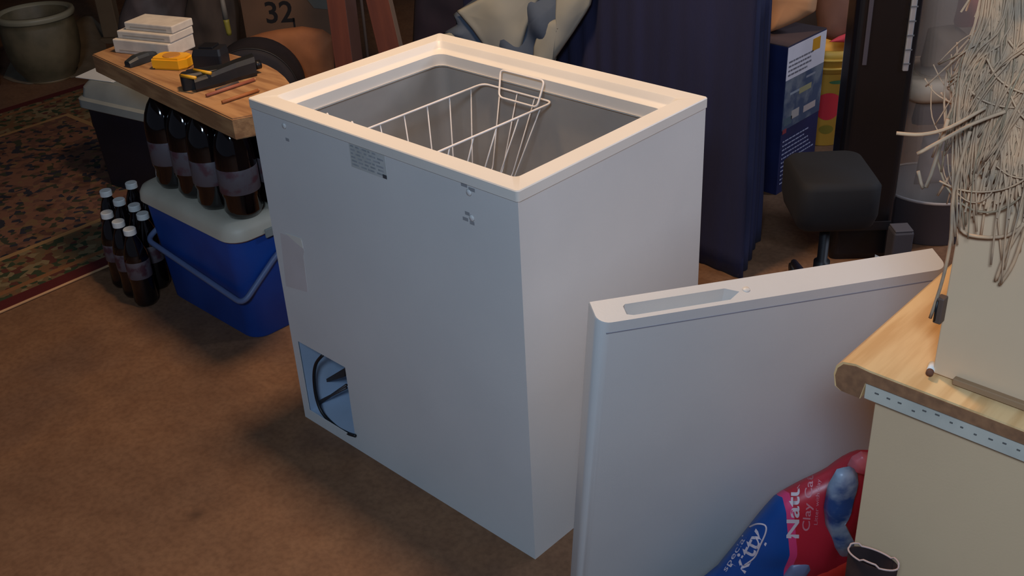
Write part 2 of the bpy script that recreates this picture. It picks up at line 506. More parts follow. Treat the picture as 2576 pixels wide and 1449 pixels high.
def lid_body():
    # cross-section in (x,z): outward corners rounded; lofted along y with a step (face panel proud of the rim)
    def sec(y, d, z0=None):
        zb = -LT - 0.0005
        pts = []
        r = 0.020
        pts += [(0 + d, zb), ]
        pts += [(0 + d, -r)]
        for k in range(1, 6):
            t = math.radians(180 - 90 * k / 6); pts.append((r + d + r * math.cos(t), -r + r * math.sin(t)))
        pts += [(r + d, 0.0)]
        pts += [(LL - r - d, 0.0)]
        for k in range(1, 6):
            t = math.radians(90 - 90 * k / 6); pts.append((LL - r - d + r * math.cos(t), -r + r * math.sin(t)))
        pts += [(LL - d, -r), (LL - d, zb)]
        return [(x, y, z) for x, z in pts]
    return loft([sec(0.0, 0.003), sec(0.003, 0.0), sec(LW - 0.003, 0.0), sec(LW, 0.0015)])
hb = lpart('lid_shell', lid_body(), M_white)
# handle recess cut into the top edge
hx0, hx1 = 0.048, 0.232
cut = bmesh.new()
hp = [(hx0, -0.012), (hx0 + 0.010, -0.008), (hx1 - 0.02, -0.008), (hx1, -0.022), (hx1 - 0.02, -0.034), (hx0 + 0.004, -0.034), (hx0, -0.030)]
prism(hp, LW - 0.030, LW + 0.02, bm=cut, axes=(0, 2, 1))
bmesh.ops.transform(cut, matrix=Matrix.Translation(-Vector(lid.location)) @ LM, verts=cut.verts[:])
cutter = obj('cutter', cut, None)
cutter.location = lid.location
bpy.context.view_layer.update()
bo = hb.modifiers.new('b', 'BOOLEAN'); bo.operation = 'DIFFERENCE'; bo.object = cutter; bo.solver = 'EXACT'
dg = bpy.context.evaluated_depsgraph_get(); dg.update()
me2 = bpy.data.meshes.new_from_object(hb.evaluated_get(dg)); hb.modifiers.clear(); hb.data = me2; me2.name = 'lid_shell'
bpy.data.objects.remove(cutter)
smooth_by_angle(hb, 30)
# seam step under the top trim and trim cap
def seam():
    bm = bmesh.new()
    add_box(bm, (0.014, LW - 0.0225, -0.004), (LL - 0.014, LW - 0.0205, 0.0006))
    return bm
lpart('trim_seam', seam(), mat('seam_grey', (150, 150, 160), 0.6))  # grey strip along the seam below the top trim
def gask():
    bm = bmesh.new()
    P = fillet([(0.03, 0.03, -LT - 0.005), (LL - 0.03, 0.03, -LT - 0.005), (LL - 0.03, LW - 0.03, -LT - 0.005), (0.03, LW - 0.03, -LT - 0.005)], 0.03, 4, True)
    return add_tube(bm, P, 0.006, 6, caps=False)
lpart('gasket', gask(), mat('grey_gasket', (150, 150, 150), 0.6), smooth=True)
bm = bmesh.new(); add_lathe(bm, [(0.0001, 0), (0.0065, 0), (0.0055, 0.0018), (0.0001, 0.0026)], 14)
bmesh.ops.transform(bm, matrix=Matrix.Translation((hx1 + 0.012, LW - 0.0003, -0.024)) @ Matrix.Rotation(-math.pi / 2, 4, 'X'), verts=bm.verts[:])
lpart('plug', bm, M_rim, smooth=True)

# ------------------------------------------------------------------ counter, base cabinet, upper cupboard
M_beige = mat('beige_laminate', (212, 180, 142), 0.6, (204, 172, 136), 3.0, bump=0.05, bscale=300)
M_lam = mat('wood_grain_laminate', (240, 200, 144), 0.38, (222, 176, 120), 7, stretch=(9, 0.8, 1), lo=0.4, hi=0.62)
M_core = mat('particleboard_core', (150, 104, 70), 0.85, (126, 86, 58), 90)
cab = thing('base_cabinet', 'beige base cabinet under the wood-grain counter at the right', 'cabinet', (1.08, 0.5, 0))
def cpart(root, name, bm, m, **k):
    bmesh.ops.translate(bm, verts=bm.verts[:], vec=-Vector(root.location)); return obj(name, bm, m, root, **k)
cpart(cab, 'side_panel', box((0.753, -0.2, 0.0), (1.40, -0.182, 0.868), 0.001), M_beige)
cpart(cab, 'front_panel', box((0.753, -0.181, 0.0), (0.771, 1.2, 0.868), 0.001), M_beige)
cpart(cab, 'carcass', box((0.772, -0.181, 0.02), (1.40, 1.2, 0.867)), M_beige)
ct = thing('countertop', 'wood-grain laminate countertop with rolled front edge and raw cut end', 'countertop', (1.08, 0.5, 0.87))
prof = [(0.716, 0.870), (0.708, 0.874), (0.705, 0.890), (0.707, 0.902), (0.714, 0.910), (0.730, 0.9135), (0.748, 0.912), (1.40, 0.910), (1.40, 0.894), (0.7445, 0.894), (0.7405, 0.870)]
o = cpart(ct, 'laminate_surface', prism(prof, -0.214, 1.2, axes=(0, 2, 1)), M_lam); smooth_by_angle(o, 35)
cen = Vector((0.9, 0.895))
prof2 = [(0.7175, 0.871), (0.7105, 0.875), (0.7075, 0.889), (0.7095, 0.900), (0.7155, 0.9075), (0.731, 0.911), (0.748, 0.9095), (1.40, 0.9075), (1.40, 0.8945), (0.7445, 0.8945), (0.7400, 0.871)]
cpart(ct, 'cut_edge', prism(prof2, -0.2152, -0.2142, axes=(0, 2, 1)), M_core, label='raw brown particleboard end')
cpart(ct, 'batten', box((0.7435, -0.211, 0.870), (1.40, -0.2005, 0.8935), 0.001), mat('white_batten', (198, 190, 174), 0.6, (182, 176, 162), 20), label='pale strip fixed under the cut end')
random.seed(11)
for k in range(14):
    x = 0.756 + k * 0.0145 + random.uniform(-.002, .002)
    z = 0.882 + random.uniform(-.004, .004)
    cpart(ct, 'nail_mark', box((x, -0.2118, z), (x + random.uniform(.003, .005), -0.2109, z + 0.0016)), mat('nail_mark_dark', (96, 92, 88), 0.7))
cu = thing('upper_cupboard', 'tall beige cupboard standing on the counter behind the hanging cords', 'cupboard', (1.1, 0.1, 0.9115))
cpart(cu, 'carcass', box((0.806, -0.160, 0.9145), (1.40, 0.5, 1.50), 0.001), M_beige)
cpart(cu, 'end_panel', box((0.804, -0.178, 0.9145), (1.40, -0.1605, 1.50), 0.0015), mat('beige_panel', (222, 188, 150), 0.6, (214, 180, 144), 4))
cpart(cu, 'base_strip', box((0.83, -0.186, 0.9142), (1.40, -0.1785, 0.922), 0.001), mat('brown_strip', (150, 118, 86), 0.7))
# small things on the counter
hg = thing('dark_edge_block', 'small dark brown block standing in for straw and shadow at the left edge of the tall beige cupboard', 'block', (0.802, -0.182, 0.985))  # dark block stands in for straw ends and shadow at the panel edge
def gp(root, name, bm, m, **k): return cpart(root, name, bm, m, **k)
gp(hg, 'block_body', box((0.7985, -0.190, 0.984), (0.8075, -0.1785, 1.016), 0.0015), mat('dark_brown_block', (96, 74, 62), 0.6))
gp(hg, 'pin', tube([(0.801, -0.1915, 0.988), (0.801, -0.1915, 1.013)], 0.0012, 8), M_black, smooth=True)
st_p = onz(2338, 930, 0.9215); st_q = onz(2350, 908, 0.934)
sp = thing('filter_stub', 'small white tube with brown tip lying on the counter against the cupboard', 'tube', st_p)
a = onz(2338, 940, 0.918); b = onz(2346, 916, 0.919)
def rp(root, name, bm, m, **k): return cpart(root, name, bm, m, **k)
rp(sp, 'white_sleeve', tube([a.lerp(b, .25), b], 0.0042, 12), M_cap, smooth=True)
rp(sp, 'brown_tip', tube([a, a.lerp(b, .24)], 0.0042, 12), mat('brown_tip', (110, 70, 50), 0.8), smooth=True)

# ------------------------------------------------------------------ hanging bundle of cords
M_cord = mat('pale_raffia', (214, 170, 130), 0.95, (164, 140, 116), 30)
M_cord2 = mat('darker_raffia', (176, 150, 118), 0.9, (128, 106, 82), 30)
cb = thing('cord_bundle', 'frayed bundle of pale raffia cords hanging over the front of the beige cupboard', 'cords', (0.83, -0.2, 1.05))
random.seed(21)
NEG = Vector((0, 1, 0))
def ypl(x, y, Y): return onpl(x, y, (0, Y, 0), NEG)
cnt = 0
def strand(pts, r, m):
    bm = tube(smooth_path(pts, 4), r, 5)
    bmesh.ops.translate(bm, verts=bm.verts[:], vec=-Vector(cb.location))
    return obj('strand', bm, m, cb, smooth=True)
for k in range(210):
    # strands follow fans drawn on planes just in front of the cupboard face
    t = random.random()
    Y = random.uniform(-0.198, -0.182)
    if k < 42:      # left edge curtain, sweeping down and left
        x0 = random.uniform(2475, 2545); x1 = random.gauss(2412, 18); y1 = random.uniform(300, 640)
        xm = (x0 + x1) / 2 - random.uniform(10, 60); ym = y1 * random.uniform(.35, .55)
        P = [ypl(x0, -110, Y), ypl(x0 - 10, 40, Y), ypl(xm + 12, ym, Y), ypl((xm + x1) / 2 - 4, (ym + y1) / 2, Y - .004), ypl(x1, y1, Y)]
    elif k < 170:     # mass over the panel
        x0 = random.uniform(2490, 2700); x1 = x0 - random.uniform(30, 190); y1 = random.uniform(160, 520)
        s = random.uniform(-30, 30)
        P = [ypl(x0, -110, Y), ypl(x0 + s, y1 * .3, Y), ypl((x0 + x1) / 2 + s, y1 * .65, Y - .003), ypl(x1, y1, Y)]
    elif k < 195:     # loops
        cx = random.uniform(2440, 2640); cy = random.uniform(60, 420); rx = random.uniform(60, 140); ry = random.uniform(60, 170)
        P = [ypl(cx + rx * math.cos(q), cy + ry * math.sin(q), Y) for q in np.linspace(-.4, math.pi * random.uniform(.7, 1.1), 8)]
    else:             # thin lone ends towards bottom
        x0 = random.uniform(2440, 2600); y0 = random.uniform(200, 420); x1 = x0 - random.uniform(-20, 70); y1 = y0 + random.uniform(200, 330)
        P = [ypl(x0, y0, Y), ypl(x0 - 12, y0 + 100, Y), ypl(x1, y1, Y + .002)]
    strand(P, random.uniform(0.0006, 0.0013), M_cord if random.random() < .85 else M_cord2)
for P in ([ypl(2255, 335, -.25), ypl(2320, 338, -.24), ypl(2390, 320, -.22), ypl(2480, 270, -.20)],
          [ypl(2308, 387, -.25), ypl(2375, 350, -.24), ypl(2450, 310, -.21), ypl(2530, 280, -.2)],
          [ypl(2440, 330, -.20), ypl(2400, 480, -.20), ypl(2392, 600, -.195), ypl(2372, 700, -.19), ypl(2340, 800, -.187)],
          [ypl(2385, 300, -.21), ypl(2330, 470, -.21), ypl(2300, 540, -.21)][:2] + [ypl(2310, 430, -.21)],
          [ypl(2576, 560, -.187), ypl(2530, 640, -.187), ypl(2505, 705, -.186)],
          [ypl(2590, 540, -.187), ypl(2550, 660, -.187), ypl(2515, 715, -.186)],
          [ypl(2620, 520, -.187), ypl(2540, 590, -.187), ypl(2440, 592, -.187), ypl(2405, 560, -.187)]):  # this arc is a cord's cast shadow on the panel, built as a strand
    strand(P, 0.0019, M_cord)
def mass():
    bm = bmesh.new(); random.seed(5)
    for k in range(900):
        x0 = random.uniform(2500, 2740); y0 = random.uniform(-150, 250); Y = random.uniform(-0.194, -0.186)
        x1 = x0 - random.uniform(-20, 90); y1 = y0 + random.uniform(120, 330)
        if y1 > 560: continue
        add_tube(bm, [ypl(x0, y0, Y), ypl((x0 + x1) / 2 + random.uniform(-20, 20), (y0 + y1) / 2, Y), ypl(x1, y1, Y)], 0.0011, 3, caps=False)
    bmesh.ops.translate(bm, verts=bm.verts[:], vec=-Vector(cb.location))
    return bm
Mm = vplane((0.80, -0.1845, 1.2), 0.0)
bm = pillow(px_poly([(2498, -160), (2760, -160), (2740, 380), (2690, 470), (2640, 440), (2580, 500), (2530, 430), (2490, 470), (2462, 380), (2478, 200)], Mm), Mm, .006, .0005, 10, 90, wr=.004, wscale=70, seed=2)
bmesh.ops.translate(bm, verts=bm.verts[:], vec=-Vector(cb.location))
obj('raffia_mat', bm, mat('raffia_mat', (204, 166, 130), 0.95, (176, 146, 108), 24, stretch=(1, 1, .35), bump=.6, bscale=120), cb, smooth=True)
o = obj('matted_strands', mass(), M_cord, cb, kind='stuff')

# ------------------------------------------------------------------ sack slumped between lid and cabinet
SP = Matrix((l_, up_, nn_)).transposed().to_4x4()
SP.translation = Vector((0.163, -0.061, -0.01)) + nn_ * 0.105
sack = thing('litter_sack', 'red and blue plastic sack slumped between the leaning lid and the cabinet', 'bag', (0.50, 0.12, 0.0))
pts_px = [(1800, 1449), (1850, 1385), (1900, 1322), (1960, 1255), (2030, 1215), (2100, 1182), (2140, 1152), (2185, 1130), (2225, 1150), (2250, 1250), (2240, 1400)]
I = SP.inverted()
poly = []
for p in pts_px:
    q = I @ onpl(p[0], p[1], SP.translation, nn_); poly.append((q.x, q.y))
# carry the outline down to the floor
floor_v = (0.012 - SP.translation.z) / up_.z
poly += [(poly[-1][0] + 0.01, floor_v + .02), (poly[-1][0] - .03, floor_v), (poly[0][0] - 0.10, floor_v), (poly[0][0] - 0.115, floor_v + 0.03), (poly[0][0] - 0.07, floor_v + .10)]
def sack_material():
    m = bpy.data.materials.new('sack_print_shade'); m.use_nodes = True
    nt = m.node_tree; N = nt.nodes; L = nt.links; b = N['Principled BSDF']
    b.inputs['Roughness'].default_value = 0.38
    at = N.new('ShaderNodeAttribute'); at.attribute_name = 'zone'
    n = N.new('ShaderNodeTexNoise'); n.inputs['Scale'].default_value = 6
    ad = N.new('ShaderNodeMath'); ad.operation = 'MULTIPLY_ADD'; ad.inputs[1].default_value = 0.012
    L.new(n.outputs['Fac'], ad.inputs[0]); L.new(at.outputs['Fac'], ad.inputs[2])
    r = N.new('ShaderNodeValToRGB'); r.color_ramp.interpolation = 'CONSTANT'
    e = r.color_ramp.elements
    e[0].position = 0.0; e[0].color = (*lin((18, 70, 140)), 1)
    e[1].position = 0.25; e[1].color = (*lin((210, 60, 110)), 1)
    for p, c in ((0.266, (178, 36, 52)), (0.62, (150, 26, 42))):  # last stop is the same red, darkened for shade at the right end
        x = e.new(p); x.color = (*lin(c), 1)
    L.new(ad.outputs[0], r.inputs[0]); L.new(r.outputs[0], b.inputs['Base Color'])
    return m
bm = pillow(poly, SP, 0.055, 0.05, 12, 96, wr=0.010, wscale=14, seed=3)
# zones: signed distance across the blue/red border, measured in the sack's own plane
lay = bm.verts.layers.float.new('zone')
bp_px = [(1968, 1240), (1962, 1300), (1958, 1340), (1945, 1380), (1935, 1449)]
bq = [(I @ onpl(x, y, SP.translation, nn_)) for x, y in bp_px]
bvs = [q.y for q in bq][::-1]; bus = [q.x for q in bq][::-1]
for v in bm.verts:
    q = I @ v.co
    u = float(np.interp(q.y, bvs, bus))
    v[lay] = 0.25 + (q.x - u) * 1.6 - 0.006
bmesh.ops.translate(bm, verts=bm.verts[:], vec=-Vector(sack.location))
so = obj('sack_body', bm, sack_material(), sack, smooth=True)
# surface height of the sack at plane coords, found by ray casting on the finished mesh
from mathutils.bvhtree import BVHTree
bmt = bmesh.new(); bmt.from_mesh(so.data); bvh = BVHTree.FromBMesh(bmt); bmt.free()
def on_sack_px(x, y, off=0.0008):
    d = ray(x, y).normalized()
    h = bvh.ray_cast(CC - Vector(sack.location), d)
    if h[0] is None:
        return None
    return h[0] - d * off
M_ink = mat('pale_ink', (205, 190, 196), 0.5); M_ink2 = mat('pink_ink', (196, 120, 130), 0.5)
def sack_text(s, p0, p1, hpx, m, bold=0.0, name='lettering', skew=0.0):
    me = text_mesh(s, 1.0, 0.0, bold); me.name = name
    W = max(v.co.x for v in me.vertices) or 1
    d = Vector((p1[0] - p0[0], p1[1] - p0[1])); dl = d.length; d = d / dl
    nrm = Vector((d.y, -d.x))       # 'up' of the rotated text
    miss = set()                    # letters that run round the far side of the sack
    for v in me.vertices:
        a = v.co.x / W * dl; bb = v.co.y * hpx
        p = Vector(p0) + d * a + nrm * bb
        q = on_sack_px(p.x, p.y)
        if q is None: miss.add(v.index)
        else: v.co = q
    bt = bmesh.new(); bt.from_mesh(me); bt.verts.ensure_lookup_table()
    bmesh.ops.delete(bt, geom=[bt.verts[i] for i in miss], context='VERTS')
    bt.to_mesh(me); bt.free()
    me.materials.clear(); me.materials.append(m)
    o = bpy.data.objects.new(name, me); COL.objects.link(o); o.parent = sack
    return o
sack_text('Natural', (2009, 1358), (2012, 1146), 44, M_ink, 0.02)
sack_text('Clay Cat', (2036, 1338), (2046, 1196), 27, M_ink2, 0.01)
sack_text('Litter with clay', (2056, 1322), (2064, 1206), 13, M_ink2, 0.0)
sack_text('kitty', (1872, 1446), (1926, 1342), 60, M_ink, 0.012)
sack_text('special', (1826, 1440), (1878, 1352), 18, M_ink, 0.0)
def px_tube(pts, r, m, name, label=None):
    P = [q for q in (on_sack_px(x, y, 0.001) for x, y in pts) if q is not None]
    o = obj(name, tube(smooth_path(P, 5), r, 5), m, sack, smooth=True)
    if label: o['label'] = label
    return o
px_tube([(1885, 1326), (1905, 1318), (1925, 1322), (1926, 1340), (1912, 1372), (1898, 1402), (1872, 1422)], 0.0016, M_ink, 'swash')
px_tube([(1900, 1350), (1908, 1366), (1905, 1380)], 0.0016, M_ink, 'swash')
# pale blue flap of liner hanging out of the torn end
def sack_patch(pts, name, m, thick, off, wr=0.004, label=None, seed=0):
    Mx = SP.copy(); Mx.translation = SP.translation + nn_ * off
    J = Mx.inverted()
    pl = []
    for x, y in pts:
        q = J @ onpl(x, y, Mx.translation, nn_); pl.append((q.x, q.y))
    bm = pillow(pl, Mx, thick, 0.006, 7, 56, wr=wr, wscale=22, seed=seed)
    bmesh.ops.translate(bm, verts=bm.verts[:], vec=-Vector(sack.location))
    o = obj(name, bm, m, sack, smooth=True)
    if label: o['label'] = label
    return o
sack_patch([(2105, 1180), (2135, 1172), (2160, 1185), (2150, 1205), (2125, 1245), (2108, 1275), (2118, 1300), (2140, 1345), (2158, 1378), (2150, 1398), (2110, 1402), (2090, 1370), (2076, 1320), (2072, 1275), (2082, 1220)],
           'inner_flap', mat('pale_blue_film', (150, 172, 196), 0.35, (44, 80, 140), 14, lo=0.47, hi=0.6), 0.022, 0.042, 0.006, 'pale blue crumpled inner film of the sack', 4)
sack_patch([(2142, 1150), (2165, 1135), (2195, 1140), (2195, 1200), (2165, 1185), (2130, 1172)], 'sack_corner', mat('pinkish_film', (190, 60, 76), 0.35, (214, 120, 130), 16), 0.02, 0.03, 0.004, 'pinkish folded corner', 8)
sack_patch([(2010, 1470), (2050, 1428), (2090, 1410), (2135, 1398), (2150, 1420), (2150, 1500), (2020, 1500)], 'torn_strip', mat('orange_red_film', (214, 60, 44), 0.4, (190, 40, 36), 10), 0.02, 0.045, 0.004, 'bright orange-red torn strip', 2)
sack_patch([(1955, 1470), (1990, 1420), (2040, 1402), (2045, 1418), (2030, 1440), (2000, 1480)], 'grey_panel', mat('grey_blue_print', (110, 118, 150), 0.4), 0.012, 0.048, 0.002, 'greyish printed panel', 5)

# dark brown open carton at the cabinet foot
ctn_c = onz(2196, 1405, 0.685)
cz0 = 0.60
ctn = thing('paper_sleeve', 'dark brown open sleeve with torn pale rim in front of the base cabinet', 'container', (ctn_c.x, ctn_c.y, 0))
rr = 0.031
prof = [(rr * .8, 0.0), (rr * .82, 0.3), (rr, 0.685)]
bm = bmesh.new(); R_ = []
for r, z in prof + [(rr - .002, 0.685), (rr * .8 - .002, 0.3)]:
    R_.append([bm.verts.new((r * math.cos(t), r * .4 * math.sin(t), z + (0.003 * math.sin(t + 1) if z == 0.685 else 0))) for t in np.linspace(0, 2 * math.pi, 25)[:-1]])
for a, b in zip(R_, R_[1:]):
    for i in range(24): bm.faces.new((a[i], a[(i + 1) % 24], b[(i + 1) % 24], b[i]))
bm.faces.new(R_[0][::-1])
obj('sleeve', bm, mat('dark_brown_card', (50, 36, 34), 0.8, (38, 27, 27), 20, spec=0.1), ctn, smooth=True)
obj('torn_rim', tube([(rr * math.cos(t), rr * .4 * math.sin(t), 0.686 + 0.003 * math.sin(t + 1) + (0.004 if math.sin(3 * t) > .5 else 0)) for t in np.linspace(0, 2 * math.pi, 40)], 0.0012, 6), mat('torn_paper', (190, 160, 150), 0.8), ctn, smooth=True)

# ------------------------------------------------------------------ blue cooler, its bottles, and the board on top
bc = thing('blue_cooler', 'blue picnic cooler with cream lid left of the freezer, under the cola bottles', 'cooler', (-1.42, 0.3, 0))
def cl(x0, y0, x1, y1, z, r): return [(x, y, z) for x, y in rrect(x0, y0, x1, y1, r, 6)]
X0, X1, Y0, Y1 = -1.655, -1.165, 0.112, 0.455
def cooler_body(x0, y0, x1, y1, h, t, r):
    return loft([cl(x0 + t, y0 + t, x1 - t, y1 - t, 0.0, r), cl(x0 + t - .004, y0 + t - .004, x1 - t + .004, y1 - t + .004, 0.006, r), cl(x0, y0, x1, y1, h, r)])
o = cpart(bc, 'body', cooler_body(X0, Y0, X1, Y1, 0.322, 0.022, 0.05), M_blue); smooth_by_angle(o, 40)
o = cpart(bc, 'lid', loft([cl(X0 - .008, Y0 - .008, X1 + .008, Y1 + .008, 0.3225, .055), cl(X0 - .014, Y0 - .014, X1 + .014, Y1 + .014, 0.328, .06), cl(X0 - .012, Y0 - .012, X1 + .012, Y1 + .012, 0.352, .06),
                            cl(X0 - .004, Y0 - .004, X1 + .004, Y1 + .004, 0.366, .055), cl(X0 + .012, Y0 + .012, X1 - .012, Y1 - .012, 0.3745, .05), cl(X0 + .03, Y0 + .03, X1 - .03, Y1 - .03, 0.3745, .05)]), M_cream)
smooth_by_angle(o, 50)
hz0, hz1 = 0.19, 0.145
hpts = fillet([(X0 + .03, Y1 - .06, 0.30), (X0 - .004, Y0 + .12, .25), (X0 + 0.0, Y0 - .008, hz0), (X1 + .0, Y0 - .010, hz1), (X1 + .006, Y0 + .12, .25), (X1 + .012, Y1 - .09, 0.31)], 0.03, 5)
o = cpart(bc, 'handle', tube(hpts, 0.0085, 8), M_greyh, smooth=True, label='grey-blue bail handle folded down across the front')
for x in (X0 - .004, X1 + .008):
    bm = bmesh.new(); add_lathe(bm, [(0.0001, -.008), (.018, -.008), (.018, .006), (.0001, .008)], 16)
    bmesh.ops.transform(bm, matrix=Matrix.Translation((x, (Y1 - .08), 0.30)) @ Matrix.Rotation(math.pi / 2, 4, 'Y'), verts=bm.verts[:])
    cpart(bc, 'pivot', bm, M_greyh, smooth=True)
cpart(bc, 'latch', box((X1 + .013, 0.20, 0.315), (X1 + .02, 0.26, 0.34), .002), M_greyl)

def make_bottle(name, R, Hh, big=True):
    t = bpy.data.objects.new(name, None); COL.objects.link(t); t.empty_display_size = .03
    if big:
        prof = [(0.0, 0.006), (R * .45, 0.0), (R * .8, 0.002), (R * .97, .02), (R * .93, Hh * .2), (R, Hh * .23), (R, Hh * .5), (R * .995, Hh * .58), (R * .95, Hh * .66), (R * .84, Hh * .74), (R * .64, Hh * .82), (R * .42, Hh * .88), (R * .29, Hh * .92), (R * .27, Hh * .945)]
        lab = [(R * 1.005, Hh * .25), (R * 1.012, Hh * .252), (R * 1.012, Hh * .48), (R * 1.005, Hh * .482)]
        cr = .019
    else:
        prof = [(0.0, 0.006), (R * .5, 0.0), (R * .85, 0.002), (R, .015), (R * .95, Hh * .3), (R, Hh * .36), (R, Hh * .62), (R * .92, Hh * .70), (R * .6, Hh * .84), (R * .38, Hh * .92), (R * .38, Hh * .94)]
        lab = [(R * 1.005, Hh * .38), (R * 1.012, Hh * .382), (R * 1.012, Hh * .60), (R * 1.005, Hh * .602)]
        cr = .0185
    obj('bottle_body', lathe(prof, 28, caps=False), M_cola, t, smooth=True)
    obj('wrap_label', lathe(lab, 28, caps=False), M_lab if big else M_labd, t, smooth=True)
    bm = bmesh.new(); seg = 24
    zt = Hh
    add_lathe(bm, [(cr, Hh * .93), (cr, zt - .002), (cr - .0015, zt), (0.0005, zt)], seg)
    obj('cap', bm, M_capd if big else M_cap, t)
    return t
def copy_tree(o):
    c = o.copy(); COL.objects.link(c)
    for ch in o.children:
        k = ch.copy(); COL.objects.link(k); k.parent = c
    return c
big = make_bottle('cola_bottle', 0.054, 0.300)
spots = [(-1.215, 0.190, 'large cola bottle nearest the freezer in the front row on the blue cooler', 0.3),
         (-1.327, 0.178, 'large cola bottle second from the freezer in the front row on the blue cooler', 1.9),
         (-1.438, 0.186, 'large cola bottle third from the freezer in the front row on the blue cooler', 3.0),
         (-1.549, 0.183, 'large cola bottle at the far left end of the front row on the blue cooler', 4.1),
         (-1.205, 0.303, 'large cola bottle in the second row on the blue cooler, beside the freezer', 5.0),
         (-1.316, 0.293, 'large cola bottle in the second row behind the second front bottle', 0.9),
         (-1.430, 0.300, 'large cola bottle in the second row behind the third front bottle', 2.3),
         (-1.545, 0.298, 'large cola bottle in the second row at the left end of the cooler', 3.7)]
for i, (x, y, lb, rz) in enumerate(spots):
    o = big if i == 0 else copy_tree(big)
    o.location = (x, y, 0.3747); o.rotation_euler = (0, 0, rz)
    tag(o, lb, 'bottle', 'large cola bottles on the blue cooler')
sm = make_bottle('soda_bottle', 0.0360, 0.252, False)
sspots = [(-1.803, 0.068, 'small dark soda bottle at the front left of the floor group, bright white cap'),
          (-1.717, 0.058, 'small dark soda bottle in the middle of the front row by the blue cooler'),
          (-1.641, 0.052, 'small dark soda bottle touching the left front corner of the blue cooler'),
          (-1.936, 0.139, 'small dark soda bottle at the far left of the floor group'),
          (-1.925, 0.222, 'small dark soda bottle at the back left of the floor group'),
          (-1.859, 0.140, 'small dark soda bottle in the middle row, second from the left'),
          (-1.783, 0.149, 'small dark soda bottle in the middle row beside the cooler side'),
          (-1.706, 0.133, 'small dark soda bottle tucked against the left end of the blue cooler'),
          (-1.84, 0.226, 'small dark soda bottle in the back row next to the black cooler front')]
for i, (x, y, lb) in enumerate(sspots):
    o = sm if i == 0 else copy_tree(sm)
    o.location = (x, y, 0.0095 if x < -1.89 else 0.0); o.rotation_euler = (0, 0, i * 1.3)
    tag(o, lb, 'bottle', 'small soda bottles on the floor')

# wooden board on the bottle caps
M_board = mat('solid_pine_board', (176, 134, 92), 0.55, (144, 104, 70), 6, stretch=(1, 8, 8), lo=0.4, hi=0.62, bump=0.1, bscale=40)
bd = thing('wooden_board', 'thick wooden board with one rounded end lying on top of the cola bottles', 'board', (-1.4, 0.2, 0.6752))
bpoly = [(-1.785, .135), (-1.0, .075), (-.978, .13), (-0.982, .18), (-0.998, .225), (-1.025, .262), (-1.06, .293), (-1.10, .318), (-1.15, .340), (-1.21, .360), (-1.27, .372), (-1.34, .378), (-1.45, .375), (-1.81, .235)]
def bpart2(root, name, bm, m, **k): return cpart(root, name, bm, m, **k)
bm = prism(bpoly, 0.6757, 0.730, bev=0.003)
cpart(bd, 'board_slab', bm, M_board)
ZB = 0.7303
def B(x, y): return onz(x, y, ZB)
# tape measure
tp = B(437, 168)
tm = thing('tape_measure', 'yellow tape measure lying on the wooden board', 'tape measure', (tp.x, tp.y, ZB), 0.5)
obj('case', prism([(-.045, -.03), (.035, -.032), (.052, -.012), (.052, .022), (.030, .034), (-.038, .034), (-.05, .02), (-.05, -.02)], 0, .032, bev=.005), mat('yellow_plastic', (240, 176, 30), 0.45, (230, 160, 24), 8), tm)
obj('side_disc', lathe([(0.0001, .0322), (.024, .0322), (.023, .0345), (.0001, .0345)], 24), mat('brown_label', (190, 130, 50), 0.5), tm, smooth=False)
obj('hook', box((-.056, -.010, .002), (-.050, .010, .010), .001), mat('steel_hook', (120, 118, 116), .4, metallic=.7), tm)
# black utility knife
a = B(322, 170); b = B(392, 146)
kn = thing('utility_knife', 'black utility knife lying beside the yellow tape measure', 'knife', (a.x, a.y, ZB))
d = (b - a); L_ = d.length; yaw = math.atan2(d.y, d.x); kn.rotation_euler = (0, 0, yaw)
obj('grip', loft([[(x, y * w_, z * h_ + .001) for y, z in ((-1, 0), (1, 0), (1, .7), (.7, 1), (-.7, 1), (-1, .7))] for x, w_, h_ in ((0, .012, .016), (L_ * .3, .016, .024), (L_ * .7, .015, .024), (L_ * 1.0, .010, .018))]), mat('charcoal_grip', (40, 44, 46), .5), kn)
obj('blade', loft([[(L_, -.005, .006), (L_, .005, .006), (L_, .005, .008), (L_, -.005, .008)], [(L_ + .035, .003, .006), (L_ + .035, .005, .006), (L_ + .035, .005, .008), (L_ + .035, .003, .008)]]), mat('knife_steel', (130, 130, 130), .35, metallic=.8), kn)
# black block
q = B(512, 182)
bb = thing('battery_block', 'upright black battery block standing behind the drill on the board', 'battery', (q.x, q.y + .03, ZB), 0.55)
obj('block_body', loft([cl(-.042, -.028, .042, .028, 0, .006), cl(-.042, -.028, .042, .028, .045, .006), cl(-.036, -.024, .040, .026, .062, .006)]), mat('charcoal_plastic', (26, 26, 30), .5), bb)
obj('contact_rail', box((-.02, -.02, .062), (.02, .02, .068), .001), M_black, bb)
